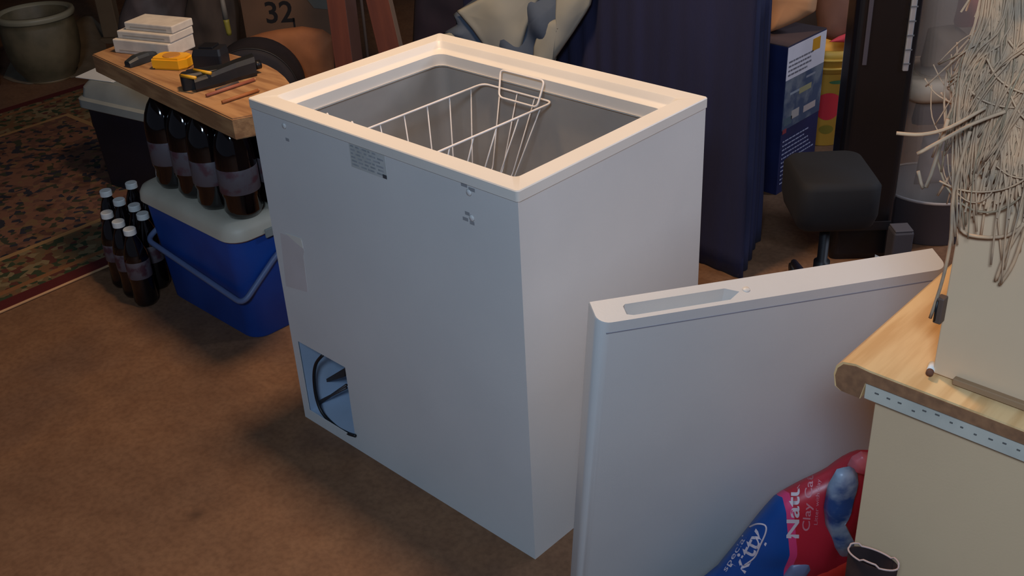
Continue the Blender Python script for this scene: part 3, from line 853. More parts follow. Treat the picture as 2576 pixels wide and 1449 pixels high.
# black tool with yellow strips (cordless tool lying on its side)
q0 = B(455, 215); q1 = B(640, 185)
dv = q1 - q0; yaw = math.atan2(dv.y, dv.x); LT_ = dv.length
tl = thing('cordless_tool', 'black cordless tool with yellow strips lying across the wooden board', 'power tool', (q0.x, q0.y - 0.0, ZB), yaw)
M_tool = mat('black_tool_body', (30, 30, 34), .5, (20, 22, 24), 10)
bm = loft([cl(-.00, -.055, .11, -.018, .001, .008), cl(-.00, -.055, .11, -.018, .036, .008), cl(.006, -.05, .1, -.022, .042, .006)])
obj('motor_housing', bm, M_tool, tl)
bm = loft([[(x, y0 + y * w_, .001 + z * h_) for y, z in ((-1, .2), (-.8, 0), (.8, 0), (1, .2), (1, .75), (.7, 1), (-.7, 1), (-1, .75))] for x, y0, w_, h_ in ((.03, -.06, .02, .034), (LT_ * .45, -.045, .02, .04), (LT_ * .75, -.02, .022, .046), (LT_ * 1.02, -.004, .024, .05))])
obj('handle_grip', bm, M_tool, tl)
obj('gear_case', box((0.02, -.014, .001), (.12, .035, .03), .006), M_tool, tl)
obj('chuck', tube([(LT_ * 1.02, -.002, .022), (LT_ * 1.10, 0.002, .022)], .012, 14), mat('dark_chuck', (44, 42, 42), .4, metallic=.6), tl, smooth=True)
for (a, b) in (((456, 190), (492, 196)), ((488, 176), (530, 184))):
    P = onz(a[0], a[1], ZB + .042); Q = onz(b[0], b[1], ZB + .042)
    bm = tube([P - Vector((0, 0, 0)), Q], .0045, 8)
    bmesh.ops.transform(bm, matrix=(Matrix.Translation(tl.location) @ Matrix.Rotation(yaw, 4, 'Z')).inverted(), verts=bm.verts[:])
    obj('yellow_strip', bm, mat('yellow_rubber', (226, 168, 40), .5), tl, smooth=True)
# drill bits / screwdrivers on the board
for i, (a, b, c) in enumerate((((520, 245), (640, 205), (150, 84, 60)), ((560, 262), (650, 232), (160, 96, 50)), ((545, 232), (600, 212), (70, 60, 56)))):
    P = B(*a) + Vector((0, 0, .005)); Q = B(*b) + Vector((0, 0, .005))
    sd = thing('wood_dowel', ('long reddish dowel lying next to the cordless tool', 'short tan dowel lying near the board corner by the freezer', 'dark thin rod lying against the cordless tool')[i], 'rod', P)
    obj('rod', tube([(0, 0, 0), Q - P], .0045, 8), mat('dowel_%s' % ('red', 'tan', 'dark')[i], c, .6), sd, smooth=True)
    obj('rod_end', tube([Q - P, (Q - P) * 1.03], .0038, 8), mat('rod_end_pale', (170, 120, 80), .7), sd, smooth=True)
# white foam offcuts
M_foam = mat('white_foam', (206, 196, 180), .8, (190, 180, 166), 30)
F0 = B(300, 130); F1 = B(440, 145)
fy = math.atan2(F1.y - F0.y, F1.x - F0.x)
for i, (z, sx, sy, dx, dy, lb) in enumerate(((0.0, .20, .11, 0, 0, 'lowest slab of white foam on the left end of the wooden board'),
                                   (0.040, .19, .10, .005, .008, 'middle slab of white foam in the stack on the wooden board'),
                                   (0.062, .17, .09, .012, .02, 'top slab of white foam in the stack on the wooden board'))):
    c = (F0 + F1) / 2
    fo = thing('foam_slab', lb, 'foam', (c.x + dx - .02, c.y + .04 + dy, ZB + z), fy, 'white foam slabs on the board')
    obj('slab', box((-sx / 2, -sy / 2, 0), (sx / 2, sy / 2, .0395 if i == 0 else .0215), .003), M_foam, fo)
    obj('slab_groove', box((-sx / 2 + .02, -sy / 2 - .0008, .008), (sx / 2 - .02, -sy / 2 + .001, .011)), mat('foam_groove', (160, 150, 136), .8), fo)

# ------------------------------------------------------------------ black cooler behind
kb = thing('black_cooler', 'black cooler with pale grey lid standing on the rug behind the soda bottles', 'cooler', (-2.565, .412, 0.0095), 0.19)
o = obj('body', loft([cl(0.012, 0.012, .50, .31, 0, .03), cl(0.0, 0, .52, .33, .31, .035)]), mat('black_cooler_plastic', (24, 26, 38), .5, (18, 20, 28), 5), kb); smooth_by_angle(o)
o = obj('lid', loft([cl(-.014, -.014, .534, .344, .3105, .04), cl(-.02, -.02, .54, .35, .316, .045), cl(-.02, -.02, .54, .35, .345, .045), cl(-.006, -.006, .526, .336, .352, .04), cl(0.0, 0.0, .52, .33, .385, .04), cl(.02, .02, .50, .31, .41, .04)]), M_greyl, kb); smooth_by_angle(o, 30)
obj('handle', tube(fillet([(-.03, .05, .28), (-.034, .05, .2), (-.034, .28, .2), (-.03, .28, .28)], .02), .008, 8), M_black, kb, smooth=True)
pp = onz(236, 188, .424)
ps = thing('paper_sheet', 'small folded white paper lying on the grey lid of the black cooler', 'paper', (pp.x, pp.y, .4215), .3)
obj('lower_leaf', box((-.05, -.04, 0), (.13, .10, .0012)), M_cap, ps)
obj('upper_leaf', loft([[(-.05, -.04, .0014), (.12, -.04, .0014), (.12, -.04, .0022), (-.05, -.04, .0022)], [(-.045, .095, .006), (.125, .095, .006), (.125, .095, .0068), (-.045, .095, .0068)]]), M_cap, ps)

# ------------------------------------------------------------------ oriental rug
def rug_material():
    m = bpy.data.materials.new('oriental_rug_pile'); m.use_nodes = True
    nt = m.node_tree; N = nt.nodes; L = nt.links; b = N['Principled BSDF']
    b.inputs['Roughness'].default_value = 0.95; b.inputs['Specular IOR Level'].default_value = .1
    tc = N.new('ShaderNodeTexCoord'); sx = N.new('ShaderNodeSeparateXYZ'); L.new(tc.outputs['Object'], sx.inputs[0])
    def ramp(src, stops, const=False):
        r = N.new('ShaderNodeValToRGB'); e = r.color_ramp.elements
        if const: r.color_ramp.interpolation = 'CONSTANT'
        e[0].position, e[0].color = stops[0][0], (*lin(stops[0][1]), 1)
        e[1].position, e[1].color = stops[-1][0], (*lin(stops[-1][1]), 1)
        for p, c in stops[1:-1]:
            x = e.new(p); x.color = (*lin(c), 1)
        L.new(src, r.inputs[0]); return r
    v = N.new('ShaderNodeTexVoronoi'); v.inputs['Scale'].default_value = 44; L.new(tc.outputs['Object'], v.inputs['Vector'])
    v2 = N.new('ShaderNodeTexVoronoi'); v2.inputs['Scale'].default_value = 9; v2.distance = 'MANHATTAN'; L.new(tc.outputs['Object'], v2.inputs['Vector'])
    bw = N.new('ShaderNodeSeparateColor'); L.new(v.outputs['Color'], bw.inputs[0])
    field = ramp(bw.outputs[0], [(0, (118, 84, 68)), (.42, (100, 72, 62)), (.62, (118, 92, 68)), (.74, (62, 62, 50)), (.84, (50, 50, 58)), (1, (104, 66, 50))], True)
    brd = ramp(bw.outputs[1], [(0, (104, 86, 62)), (.3, (58, 66, 48)), (.52, (112, 82, 58)), (.68, (90, 54, 46)), (.8, (124, 108, 80)), (1, (62, 60, 52))], True)
    med = ramp(v2.outputs['Distance'], [(0, (160, 120, 84)), (.16, (70, 26, 30)), (.4, (120, 84, 60)), (.5, (255, 255, 255))])
    mm = N.new('ShaderNodeMix'); mm.data_type = 'RGBA'; mm.blend_type = 'MULTIPLY'; mm.inputs[0].default_value = .3
    L.new(field.outputs[0], mm.inputs[6]); L.new(med.outputs[0], mm.inputs[7])
    # distance to the nearest rug edge (object origin at centre, half size hx,hy)
    def mth(op, a, b=None):
        n = N.new('ShaderNodeMath'); n.operation = op
        for i, q in enumerate((a, b)):
            if q is None: continue
            if isinstance(q, (int, float)): n.inputs[i].default_value = q
            else: L.new(q, n.inputs[i])
        return n.outputs[0]
    dx = mth('SUBTRACT', RHX, mth('ABSOLUTE', sx.outputs[0])); dy = mth('SUBTRACT', RHY, mth('ABSOLUTE', sx.outputs[1]))
    d = mth('MINIMUM', dx, dy)
    inb = mth('LESS_THAN', d, 0.34)
    m1 = N.new('ShaderNodeMix'); m1.data_type = 'RGBA'; L.new(inb, m1.inputs[0]); L.new(mm.outputs[2], m1.inputs[6]); L.new(brd.outputs[0], m1.inputs[7])
    # guard stripes
    s1 = mth('COMPARE', d, 0.33); s1.node.inputs[2].default_value = .012
    m2 = N.new('ShaderNodeMix'); m2.data_type = 'RGBA'; L.new(s1, m2.inputs[0]); L.new(m1.outputs[2], m2.inputs[6]); m2.inputs[7].default_value = (*lin((150, 118, 80)), 1)
    s3 = mth('COMPARE', d, 0.10); s3.node.inputs[2].default_value = .012
    m4 = N.new('ShaderNodeMix'); m4.data_type = 'RGBA'; L.new(s3, m4.inputs[0]); L.new(m2.outputs[2], m4.inputs[6]); m4.inputs[7].default_value = (*lin((130, 90, 60)), 1)
    s2 = mth('LESS_THAN', d, 0.055)
    m3 = N.new('ShaderNodeMix'); m3.data_type = 'RGBA'; L.new(s2, m3.inputs[0]); L.new(m4.outputs[2], m3.inputs[6]); m3.inputs[7].default_value = (*lin((84, 36, 36)), 1)
    L.new(m3.outputs[2], b.inputs['Base Color'])
    n = N.new('ShaderNodeTexNoise'); n.inputs['Scale'].default_value = 300; L.new(tc.outputs['Object'], n.inputs['Vector'])
    bp = N.new('ShaderNodeBump'); bp.inputs['Strength'].default_value = .5; bp.inputs['Distance'].default_value = .003
    L.new(n.outputs['Fac'], bp.inputs['Height']); L.new(bp.outputs[0], b.inputs['Normal'])
    return m
RX0, RX1, RY0, RY1 = -3.715, -1.935, -2.1, 1.05
RHX, RHY = (RX1 - RX0) / 2, (RY1 - RY0) / 2
rg = thing('oriental_rug', 'dark red patterned oriental rug on the floor at the left', 'rug', ((RX0 + RX1) / 2, (RY0 + RY1) / 2, 0), 0.03)
obj('rug_pile', box((-RHX, -RHY, 0.0005), (RHX, RHY, 0.009), 0.002), rug_material(), rg)
obj('edge_strip', tube([(RHX + .003, -RHY, .005), (RHX + .003, RHY, .005)], .0045, 8), mat('pale_edge_strip', (190, 150, 110), .8), rg, smooth=True, label='thin pale strip along the near edge')  # thin pale strip beside the rug edge

# ------------------------------------------------------------------ planter on a drop cloth
pc = Vector((-4.03, 0.93, 0))
pt = thing('ceramic_planter', 'large round greenish ceramic planter at the far left', 'planter', (pc.x, pc.y, 0.012))
PR = .178
obj('pot_body', lathe([(PR * .66, 0.0), (PR * .68, .01), (PR * .83, .05), (PR * .95, .12), (PR * .99, .2), (PR * .97, .26), (PR * .95, .285), (PR * 1.0, .29), (PR * 1.02, .30), (PR * 1.0, .312), (PR * .9, .314), (PR * .87, .30), (PR * .88, .2), (PR * .7, .05), (0.001, .04)], 40, caps=False),
    mat('mottled_glaze', (112, 100, 76), .5, (84, 78, 58), 9, bump=.2, bscale=30), pt, smooth=True)
obj('rim_glaze', lathe([(PR * .865, .3005), (PR * .90, .3155), (PR * 1.0, .3145), (PR * 1.026, .302), (PR * 1.0, .288)], 40, caps=False), mat('pale_rim_glaze', (140, 134, 112), .45), pt, smooth=True)
obj('foot_ring', lathe([(PR * .55, -.0115), (PR * .64, -.0115), (PR * .64, .002), (PR * .55, .002)], 32, caps=False), mat('glaze_line', (130, 110, 80), .5), pt, smooth=True)
def drop_cloth():
    bm = bmesh.new()
    out = resample([tuple(onz(x, y, 0)) for x, y in ((8, 196), (30, 206), (75, 214), (150, 200), (215, 192), (258, 166), (268, 122), (258, 66), (230, 58), (200, 95), (100, 110), (30, 150))], 72)
    c = Vector((pc.x + .02, pc.y, 0)); rings = []
    for j in range(14):
        f = 1 - j / 14.0; ring = []
        for p in out:
            q = c.lerp(Vector((p.x, p.y, 0)), f)
            dist = (q - c).length
            h = .002 if j == 0 else .006 + .05 * max(0, noise.noise(Vector((q.x * 5, q.y * 5, 1)))) * min(1, max(0, dist - .13) * 6) * (1 if j > 1 else .3)
            if dist > .2: h += .018 * (1 - f ** 4) * abs(math.sin(dist * 22 + q.x * 6)) * .7
            e = onz(240, 60, .05)
            g = math.exp(-((q.x - e.x) ** 2 + (q.y - e.y) ** 2) / .05); h += .10 * g * (1 - f ** 6)
            ring.append(bm.verts.new((q.x, q.y, h)))
        rings.append(ring)
    for a, b in zip(rings, rings[1:]):
        for i in range(72): bm.faces.new((a[i], a[(i + 1) % 72], b[(i + 1) % 72], b[i]))
    bm.faces.new(rings[-1])
    return bm
bm = drop_cloth()
o = obj('drop_cloth', bm, mat('dusty_drop_cloth', (128, 114, 94), .95, (110, 98, 82), 7), smooth=True)
tag(o, 'crumpled dusty cloth spread on the floor under the planter', 'cloth')

# ------------------------------------------------------------------ far clutter, upper left
YAW = 0.78
def vp(px, py, z, yaw=YAW):    # vertical plane through the point where pixel (px,py) meets height z
    return vplane(onz(px, py, z), yaw)
def lump(name, label, cat, M, pts, tf, tb, m, wr=.01, ws=9, seed=0, rings=10, n=72, group=None, folds=None, power=2.4):
    pl = px_poly(pts, M)
    root = M.translation.copy()
    bm = pillow(pl, M, tf, tb, rings, n, wr, ws, seed, power, folds)
    o = obj(name, bm, m, smooth=True)
    return tag(o, label, cat, group)
def zf(M):  # plane v at floor
    return -M.translation.z
def lump_floor(name, label, cat, M, pts, tf, tb, m, **k):
    """outline in pixels for the visible top; sides carried straight down to the floor"""
    pl = px_poly(pts, M); v0 = zf(M) + .004
    pl = pl + [(pl[-1][0], v0 + .02), (pl[-1][0] - .02, v0), (pl[0][0] + .02, v0), (pl[0][0], v0 + .02)]
    wr = k.pop('wr', .01); ws = k.pop('ws', 9); seed = k.pop('seed', 0); group = k.pop('group', None)
    bm = pillow(pl, M, tf, tb, k.pop('rings', 12), k.pop('n', 80), wr, ws, seed, k.pop('power', 3.5), k.pop('folds', None))
    return tag(obj(name, bm, m, smooth=True), label, cat, group)

# dark sideboard with beige post, far back left
sb_ = onz(225, 70, 0.12)
sbd = thing('dark_sideboard', 'dark low sideboard in the far left corner behind the planter', 'sideboard', (-5.55, 1.55, 0), .78)
M_dw = mat('near_black_wood', (34, 30, 32), .5, (24, 22, 24), 5)
obj('carcass', box((-.55, 0, .06), (.50, .45, .8), .006), M_dw, sbd)
for x in (-.54, -.19, .16):
    d_ = obj('door', box((x, -.018, .08), (x + .33, -.001, .78), .004), mat('dark_door', (40, 34, 38), .45), sbd)
    obj('knob', lathe([(0.0001, 0), (.012, 0), (.014, .012), (.0001, .018)], 12), mat('dull_brass', (90, 76, 50), .4, metallic=.7), d_, smooth=True, loc=(x + .29, -.036, .45))
for x in (-.5, .44): obj('leg', box((x, .02, 0), (x + .05, .07, .06)), M_dw, sbd)
pm = onz(287, 95, .02)
pg = thing('beige_post', 'pale beige timber post standing beside the dark sideboard', 'post', (pm.x, pm.y, 0), .7)
obj('post_shaft', box((-.045, -.03, .03), (.045, .03, 1.6), .004), mat('beige_post_paint', (120, 100, 76), .8, (106, 88, 68), 5), pg)
obj('post_foot', box((-.06, -.045, 0), (.06, .045, .03), .004), mat('beige_post_foot', (110, 92, 70), .8), pg)
lg = onz(4, 212, .0)
ml = thing('maroon_table_leg', 'dark maroon table leg at the far left edge beside the planter', 'leg', (lg.x, lg.y - .03, 0), .2)
obj('leg_shaft', lathe([(.022, 0), (.026, .02), (.02, .06), (.028, .2), (.034, .45), (.03, .7)], 16), mat('dark_maroon_wood', (58, 20, 26), .4), ml, smooth=True)
obj('leg_collar', lathe([(.03, .1), (.034, .11), (.03, .12)], 16), mat('dark_maroon_wood', (58, 20, 26), .4), ml, smooth=True)

M1 = vp(370, 120, .16)
lump_floor('dust_bag', 'pale mauve-grey plastic bag slumped behind the foam slabs', 'bag', M1, [(292, 120), (300, 40), (330, -40), (440, -60), (470, -40), (480, 130)], .10, .10, mat('mauve_grey_film', (104, 92, 90), .55, (76, 68, 66), 9, stretch=(1, 1, .3)), wr=.05, ws=8, seed=2)
M1 = vp(520, 120, .18)
lump_floor('brown_grey_sack', 'brown-grey cloth sack standing behind the black battery block', 'bag', M1, [(462, 120), (465, 30), (480, -40), (590, -50), (604, 30), (604, 160)], .09, .08, mat('brown_grey_cloth', (92, 76, 64), .9, (66, 56, 50), 8, stretch=(1, 1, .3)), wr=.04, ws=9, seed=5)
p0 = onz(577, 88, .42); 
yb_ = thing('yellow_green_tube', 'small yellow-green plastic tube hanging in front of the brown-grey sack', 'tube', p0)
obj('tube_body', tube([(0, 0, 0), (0, 0, .012), (-.004, 0, .05), (-.004, 0, .062)], .01, 12, radii=[.009, .0105, .0115, .0115]), mat('yellow_green_plastic', (150, 140, 56), .5), yb_, smooth=True)
obj('tube_cap', tube([(-.004, 0, .0625), (-.006, 0, .16)], .009, 12, radii=[.0115, .008]), mat('pale_grey_nozzle', (128, 122, 112), .6), yb_, smooth=True)

# cardboard carton with marking
M2 = vp(715, 140, .14); cpz = M2.translation
cbx = thing('cardboard_carton', 'brown cardboard carton marked 32 standing behind the dark drum', 'box', (cpz.x, cpz.y, 0), YAW)
M_cb = mat('brown_cardboard', (126, 92, 68), .9, (108, 80, 60), 4)
pl = px_poly([(604, 0), (835, 0)], M2); cw0, cw1 = pl[0][0] - .0, pl[1][0]
hh_ = .80
for nm, lo, hi in (('front_wall', (cw0, 0, 0), (cw1, .005, hh_)), ('back_wall', (cw0, .20, 0), (cw1, .205, hh_)), ('side_wall', (cw0, .0055, 0), (cw0 + .005, .1995, hh_)), ('side_wall', (cw1 - .005, .0055, 0), (cw1, .1995, hh_)), ('base', (cw0 + .005, .0055, 0), (cw1 - .005, .1995, .005))):
    obj(nm, box(lo, hi), M_cb, cbx)
for xa, xb in ((cw0, (cw0 + cw1) / 2 - .004), ((cw0 + cw1) / 2 + .004, cw1)):
    obj('flap', box((xa, .0, hh_ + .001), (xb, .10, hh_ + .005)), M_cb, cbx)
def M2p(x, y): 
    q = px_poly([(x, y)], M2)[0]; return (q[0], q[1] + M2.translation.z)
q = M2p(668, 55)
text_obj('marking', '32', .135, mat('black_marker', (28, 22, 22), .8), Matrix.Translation((q[0], -.0008, q[1] - .005)) @ Matrix.Rotation(math.pi / 2, 4, 'X'), cbx, bold=.002)
q = M2p(735, 75)
text_obj('marking', 'L', .11, mat('black_marker', (28, 22, 22), .8), Matrix.Translation((q[0], -.0008, q[1] - .02)) @ Matrix.Rotation(math.pi / 2, 4, 'X'), cbx, bold=-.001)
pl = [M2p(*p) for p in ((838, -5), (838, 25), (790, 20), (770, -5))]
obj('grey_tape', prism(pl, -.002, -.0005, axes=(0, 2, 1)), mat('grey_green_tape', (110, 104, 92), .5), cbx)

# drum lying on its side + kraft paper over it
dc = onz(640, 240, .19)
dr = thing('dark_drum', 'dark grey round drum lying on its side behind the wooden board', 'drum', (dc.x, dc.y, .0095), YAW)
def drum(R, y0, y1, bev=.03):
    bm = lathe([(0.001, 0), (R * .5, -.008), (R * .86, -.004), (R * .96, .004), (R, .02), (R, y1 - y0 - .02), (R * .96, y1 - y0), (0.001, y1 - y0)], 44, caps=False)
    bmesh.ops.transform(bm, matrix=Matrix.Translation((0, y0, .190)) @ Matrix.Rotation(-math.pi / 2, 4, 'X'), verts=bm.verts[:])
    return bm
obj('drum_shell', drum(.186, 0, .17), mat('dark_grey_drum', (58, 50, 52), .7, (42, 38, 42), 6), dr, smooth=True)
def torus_ring(R, r, y):
    return tube([(R * math.cos(t), y, .190 + R * math.sin(t)) for t in np.linspace(0, 2 * math.pi, 49)], r, 6, caps=False)
obj('drum_hoop', torus_ring(.181, .005, .008), mat('dark_hoop', (48, 42, 40), .5), dr, smooth=True)
M3 = vplane(dc + Vector((-.707, .707, 0)) * .34, YAW)
lump_floor('kraft_paper_bag', 'crumpled orange-brown kraft paper bag behind the dark drum', 'paper bag', M3, [(606, 150), (606, 112), (622, 95), (660, 82), (700, 74), (760, 66), (812, 74), (838, 92), (840, 150), (842, 200)], .05, .05, mat('orange_kraft_paper', (196, 124, 76), .85, (160, 100, 64), 5), wr=.03, ws=9, seed=9)

# planks
def plank(px0, py0, z0, w_, th, ang_lean, h_, label, yaw, m1, m2):
    P = onz(px0, py0, z0)
    t = thing('timber_plank', label, 'plank', (P.x, P.y, 0), yaw, None)
    R = Matrix.Rotation(ang_lean, 4, 'Y')
    obj('board_face', box((0, 0, 0), (w_, th, h_), .002, M=None), m1, t)
    obj('sawn_edge', box((w_ + .0003, .001, .002), (w_ + .0018, th - .001, h_ - .002)), m2, t, label='paler sawn side edge')
    t.rotation_euler = (0, ang_lean, yaw)
    return t
M_rw = mat('reddish_timber', (132, 74, 56), .75, (112, 62, 50), 4, stretch=(8, 8, .6))
M_mv = mat('mauve_sawn_edge', (110, 84, 82), .8)
plank(846, 190, .30, .075, .09, 0.0, 1.35, 'reddish upright timber plank behind the left rim of the freezer', .45, M_rw, M_mv)
plank(978, 135, .32, .09, .05, -.13, 1.35, 'reddish timber plank leaning sideways, nearer the pale cloth', .6, M_rw, mat('pale_sawn_edge', (150, 124, 104), .8))
t = onz(926, 150, .3)
tt = thing('steel_rod', 'thin pale metal rod upright between the two reddish planks', 'rod', (t.x, t.y, 0), .6)
obj('rod_shaft', tube([(0, 0, .01), (0, 0, 1.3)], .006, 10), mat('dull_grey_steel', (116, 108, 104), .5, metallic=.4), tt, smooth=True)
obj('rod_foot', lathe([(.02, 0), (.02, .006), (.008, .012)], 14), mat('dull_grey_steel', (116, 108, 104), .5, metallic=.4), tt, smooth=True)

# navy dust sheet over the shelving + hanging dark coat
def drape(loop, z0, z1, amp, freq, seed=0, flare=.02):
    L = resample([(x, y, 0) for x, y in loop], 260)
    c = sum(L, Vector()) / len(L)
    loops = []
    for j in range(15):
        z = z0 + (z1 - z0) * j / 14
        fr = 1 + flare * (1 - j / 14)
        ring = []
        for i, p in enumerate(L):
            s = i / len(L)
            a = amp * (1.0 - .35 * j / 14) * (math.sin(2 * math.pi * freq * s + 1.5 * math.sin(9 * s + seed)) * .6 + noise.noise(Vector((s * 40, z * 1.3, seed))) * .9)
            d = (p - c).normalized()
            q = c + (p - c) * fr + d * a
            ring.append((q.x, q.y, z))
        ring = [(x, y, z0 + (z - z0) * (1 - .42 * max(0, y - 1.30))) for x, y, z in ring]
        loops.append(ring)
    return loft(loops)
nv = obj('navy_dust_sheet', drape([(-.33, 1.28), (-.44, 1.56), (-1.3, 1.70), (-1.5, 1.66), (-1.55, 1.38), (-1.0, 1.33)], .004, 1.01, .012, 46, 2, .03), mat('navy_cotton', (38, 41, 74), .95, (29, 31, 58), 5, stretch=(1, 1, .2), bump=.3, bscale=200), smooth=True)
tag(nv, 'long navy blue sheet draped to the floor behind the freezer', 'sheet')
# dark coat left of it
ck = onz(1110, 60, .62)
M4 = vplane((-1.66, 1.62, .5), .6)
co = lump_floor('dark_coat', 'dark plum coat hanging behind the pale cloth', 'coat', M4, [(1036, 160), (1040, 60), (1046, -60), (1240, -80), (1300, 60), (1300, 160)], .05, .04, mat('dark_plum_cloth', (44, 34, 46), .9, (28, 26, 38), 10, stretch=(1, 1, .4)), wr=.03, ws=10, seed=3)
# pale cloth
M5 = vplane((-1.22, 1.215, .6), .30)
def cloth_fold(u, v): return .02 * math.sin(38 * (u + .55 * v)) + .012 * math.sin(17 * u - 20 * v)
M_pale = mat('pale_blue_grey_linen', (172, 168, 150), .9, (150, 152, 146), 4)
M_fold_shade = mat('blue_grey_fold_shade', (86, 98, 114), .9, (72, 84, 102), 6)  # fold shadow of the pale cloth, put into a darker fabric colour
pcz = thing('pale_cloth', 'pale grey-blue cloth thrown over the navy sheet behind the freezer', 'cloth', M5.translation)
def cpillow(name, M, pts, tf, tb, m, seed=0, wr=.006, folds=cloth_fold, label=None):
    bm = pillow(px_poly(pts, M), M, tf, tb, 14, 110, wr, 12, seed, 3.0, folds)
    bmesh.ops.translate(bm, verts=bm.verts[:], vec=-pcz.location)
    o = obj(name, bm, m, pcz, smooth=True)
    if label: o['label'] = label
    return o
cpillow('lining', M5, [(1140, 36), (1230, -30), (1500, -60), (1488, 0), (1478, 28), (1440, 80), (1392, 152), (1385, 230), (1240, 230), (1180, 130), (1112, 84), (1150, 62)], .028, .02, M_fold_shade, 1, label='blue-grey shade of the folds, built as cloth')  # darker piece standing in for the shade between the folds
M5b = M5.copy(); M5b.translation = M5.translation + (M5.to_3x3() @ Vector((0, 0, 1))) * .03
cpillow('front_flap', M5b, [(1148, 28), (1240, -20), (1290, -60), (1385, -60), (1350, 10), (1325, 70), (1308, 130), (1300, 220), (1262, 220), (1215, 112), (1186, 72)], .016, .012, M_pale, 4, folds=lambda u, v: .006 * math.sin(30 * u + 9 * v))
cpillow('side_flap', M5b, [(1400, -60), (1500, -60), (1487, 10), (1476, 30), (1442, 82), (1395, 150), (1385, 215), (1338, 215), (1342, 120), (1352, 85), (1375, 55), (1420, 42), (1448, 34), (1400, 20)], .018, .012, M_pale, 7, folds=lambda u, v: .009 * math.sin(40 * u - 22 * v))
cpillow('back_corner', M5, [(1108, 90), (1158, 62), (1180, 90), (1192, 130), (1195, 200), (1130, 200)], .03, .01, M_pale, 9, folds=lambda u, v: 0)

# ------------------------------------------------------------------ far clutter, upper right
# product box with printed face towards +x
bxc = thing('product_box', 'upright dark blue product box with a white printed top panel', 'box', (-.65, 1.97, 0), 0.0)
def bpx(name, lo, hi, m, **k): return obj(name, box(lo, hi, k.pop('bev', 0)), m, bxc, **k)
bX0, bX1, bY0, bY1, bH = -.10, .108, -.115, .135, .525
M_bb = mat('dark_blue_card', (34, 44, 92), .5, (26, 34, 74), 5)
bpx('carton', (bX0, bY0, 0), (bX1, bY1, bH), M_bb, bev=.0015)
bpx('top_flap', (bX0, bY0, bH + .0004), (bX1, bY1, bH + .003), mat('dull_brown_flap', (84, 70, 72), .7))
FX = bX1 + .0006
def band(z0, z1, m, name, t=.0008, y0=None, y1=None, label=None):
    o = bpx(name, (FX, (bY0 if y0 is None else y0) + .001, z0), (FX + t, (bY1 if y1 is None else y1) - .001, z1), m)
    if label: o['label'] = label
    return o
band(.41, .522, mat('white_print_panel', (232, 224, 230), .5), 'white_panel')
band(.235, .409, mat('photo_panel', (70, 84, 110), .5, (120, 126, 136), 16, lo=.45, hi=.62), 'picture_panel')
bpx('yellow_badge', (FX + .001, .045, .470), (FX + .0016, .095, .512), mat('yellow_badge', (214, 150, 40), .5), bev=.0001)
random.seed(8)
def tlines(y0, y1, z0, z1, n, th, m, name, rag=.45):
    bm = bmesh.new()
    for i in range(n):
        z = z1 - (z1 - z0) * (i + .5) / n; y = y0; ye = y1 - random.uniform(0, rag) * (y1 - y0)
        while y < ye:
            wd = random.uniform(.008, .024); wd = min(wd, ye - y)
            if wd < .003: break
            add_box(bm, (FX + .001, y, z - th / 2), (FX + .0016, y + wd, z + th / 2)); y += wd + .004
    o = obj(name, bm, m, bxc); o['kind'] = 'stuff'; return o
tlines(bY0 + .012, .075, .418, .478, 4, .006, mat('grey_box_print', (120, 116, 124), .6), 'text_lines')
tlines(bY0 + .012, bY1 - .012, .03, .20, 11, .0045, mat('pale_box_print', (170, 170, 196), .6), 'text_lines')
for (y0, y1, z0, z1, c) in ((-.06, -.01, .262, .292, (190, 178, 172)), (-.105, -.055, .248, .275, (88, 104, 116)), (.02, .10, .262, .285, (196, 176, 170)), (-.02, .06, .34, .36, (170, 160, 120)), (-.08, -.02, .352, .36, (160, 165, 175)), (.02, .08, .385, .392, (150, 150, 160)), (-.11, -.085, .222, .238, (150, 60, 70))):
    bpx('printed_shape', (FX + .001, y0, z0), (FX + .0015, y1, z1), mat('print_%d_%d' % (c[0], c[1]), c, .6))
# tan paper bag on the box
M6 = vplane((-.60, 2.00, .54), .62)
pl = [(1905, -60), (1915, 0), (1922, 40), (1934, 82), (1962, 72), (2010, 52), (2052, 28), (2056, 0), (2060, -60)]
lump('tan_paper_bag', 'tan paper bag lying on top of the upright product box', 'paper bag', M6, pl, .05, .05, mat('tan_paper', (214, 160, 116), .8, (196, 142, 100), 6), wr=.02, ws=10, seed=4)
# yellow bucket
bkc = Vector((-.69, 2.42, 0))
yb = thing('yellow_bucket', 'tapered yellow plastic bucket with a red round label behind the product box', 'bucket', bkc, 0)
M_yel = mat('yellow_bucket_plastic', (240, 186, 78), .5, (228, 172, 66), 4)
obj('bucket_wall', lathe([(.095, 0), (.10, .004), (.135, .31), (.139, .312), (.142, .30), (.147, .30), (.152, .345), (.158, .346), (.16, .385), (.153, .387), (.150, .35), (.132, .315), (.131, .30), (.096, .02), (.001, .012)], 40, caps=False), M_yel, yb, smooth=True)
for z, r in ((.318, .149), (.352, .158)):
    obj('rim_ring', tube([(r * math.cos(t), r * math.sin(t), z) for t in np.linspace(0, 2 * math.pi, 41)], .005, 6, caps=False), M_yel, yb, smooth=True)
def curved_patch(ca, z, ry, rz, rfun, n=32, m=8):
    bm = bmesh.new(); off = .0014
    c = bm.verts.new(((rfun(z) + off) * math.cos(ca), (rfun(z) + off) * math.sin(ca), z)); prev = None
    for j in range(1, m + 1):
        ring = []
        for k in range(n):
            t = 2 * math.pi * k / n; f = j / m; zz = z + f * rz * math.sin(t); a = ca + f * ry * math.cos(t); r = rfun(zz) + off
            ring.append(bm.verts.new((r * math.cos(a), r * math.sin(a), zz)))
        for k in range(n):
            if prev is None: bm.faces.new((c, ring[k], ring[(k + 1) % n]))
            else: bm.faces.new((prev[k], ring[k], ring[(k + 1) % n], prev[(k + 1) % n]))
        prev = ring
    return bm
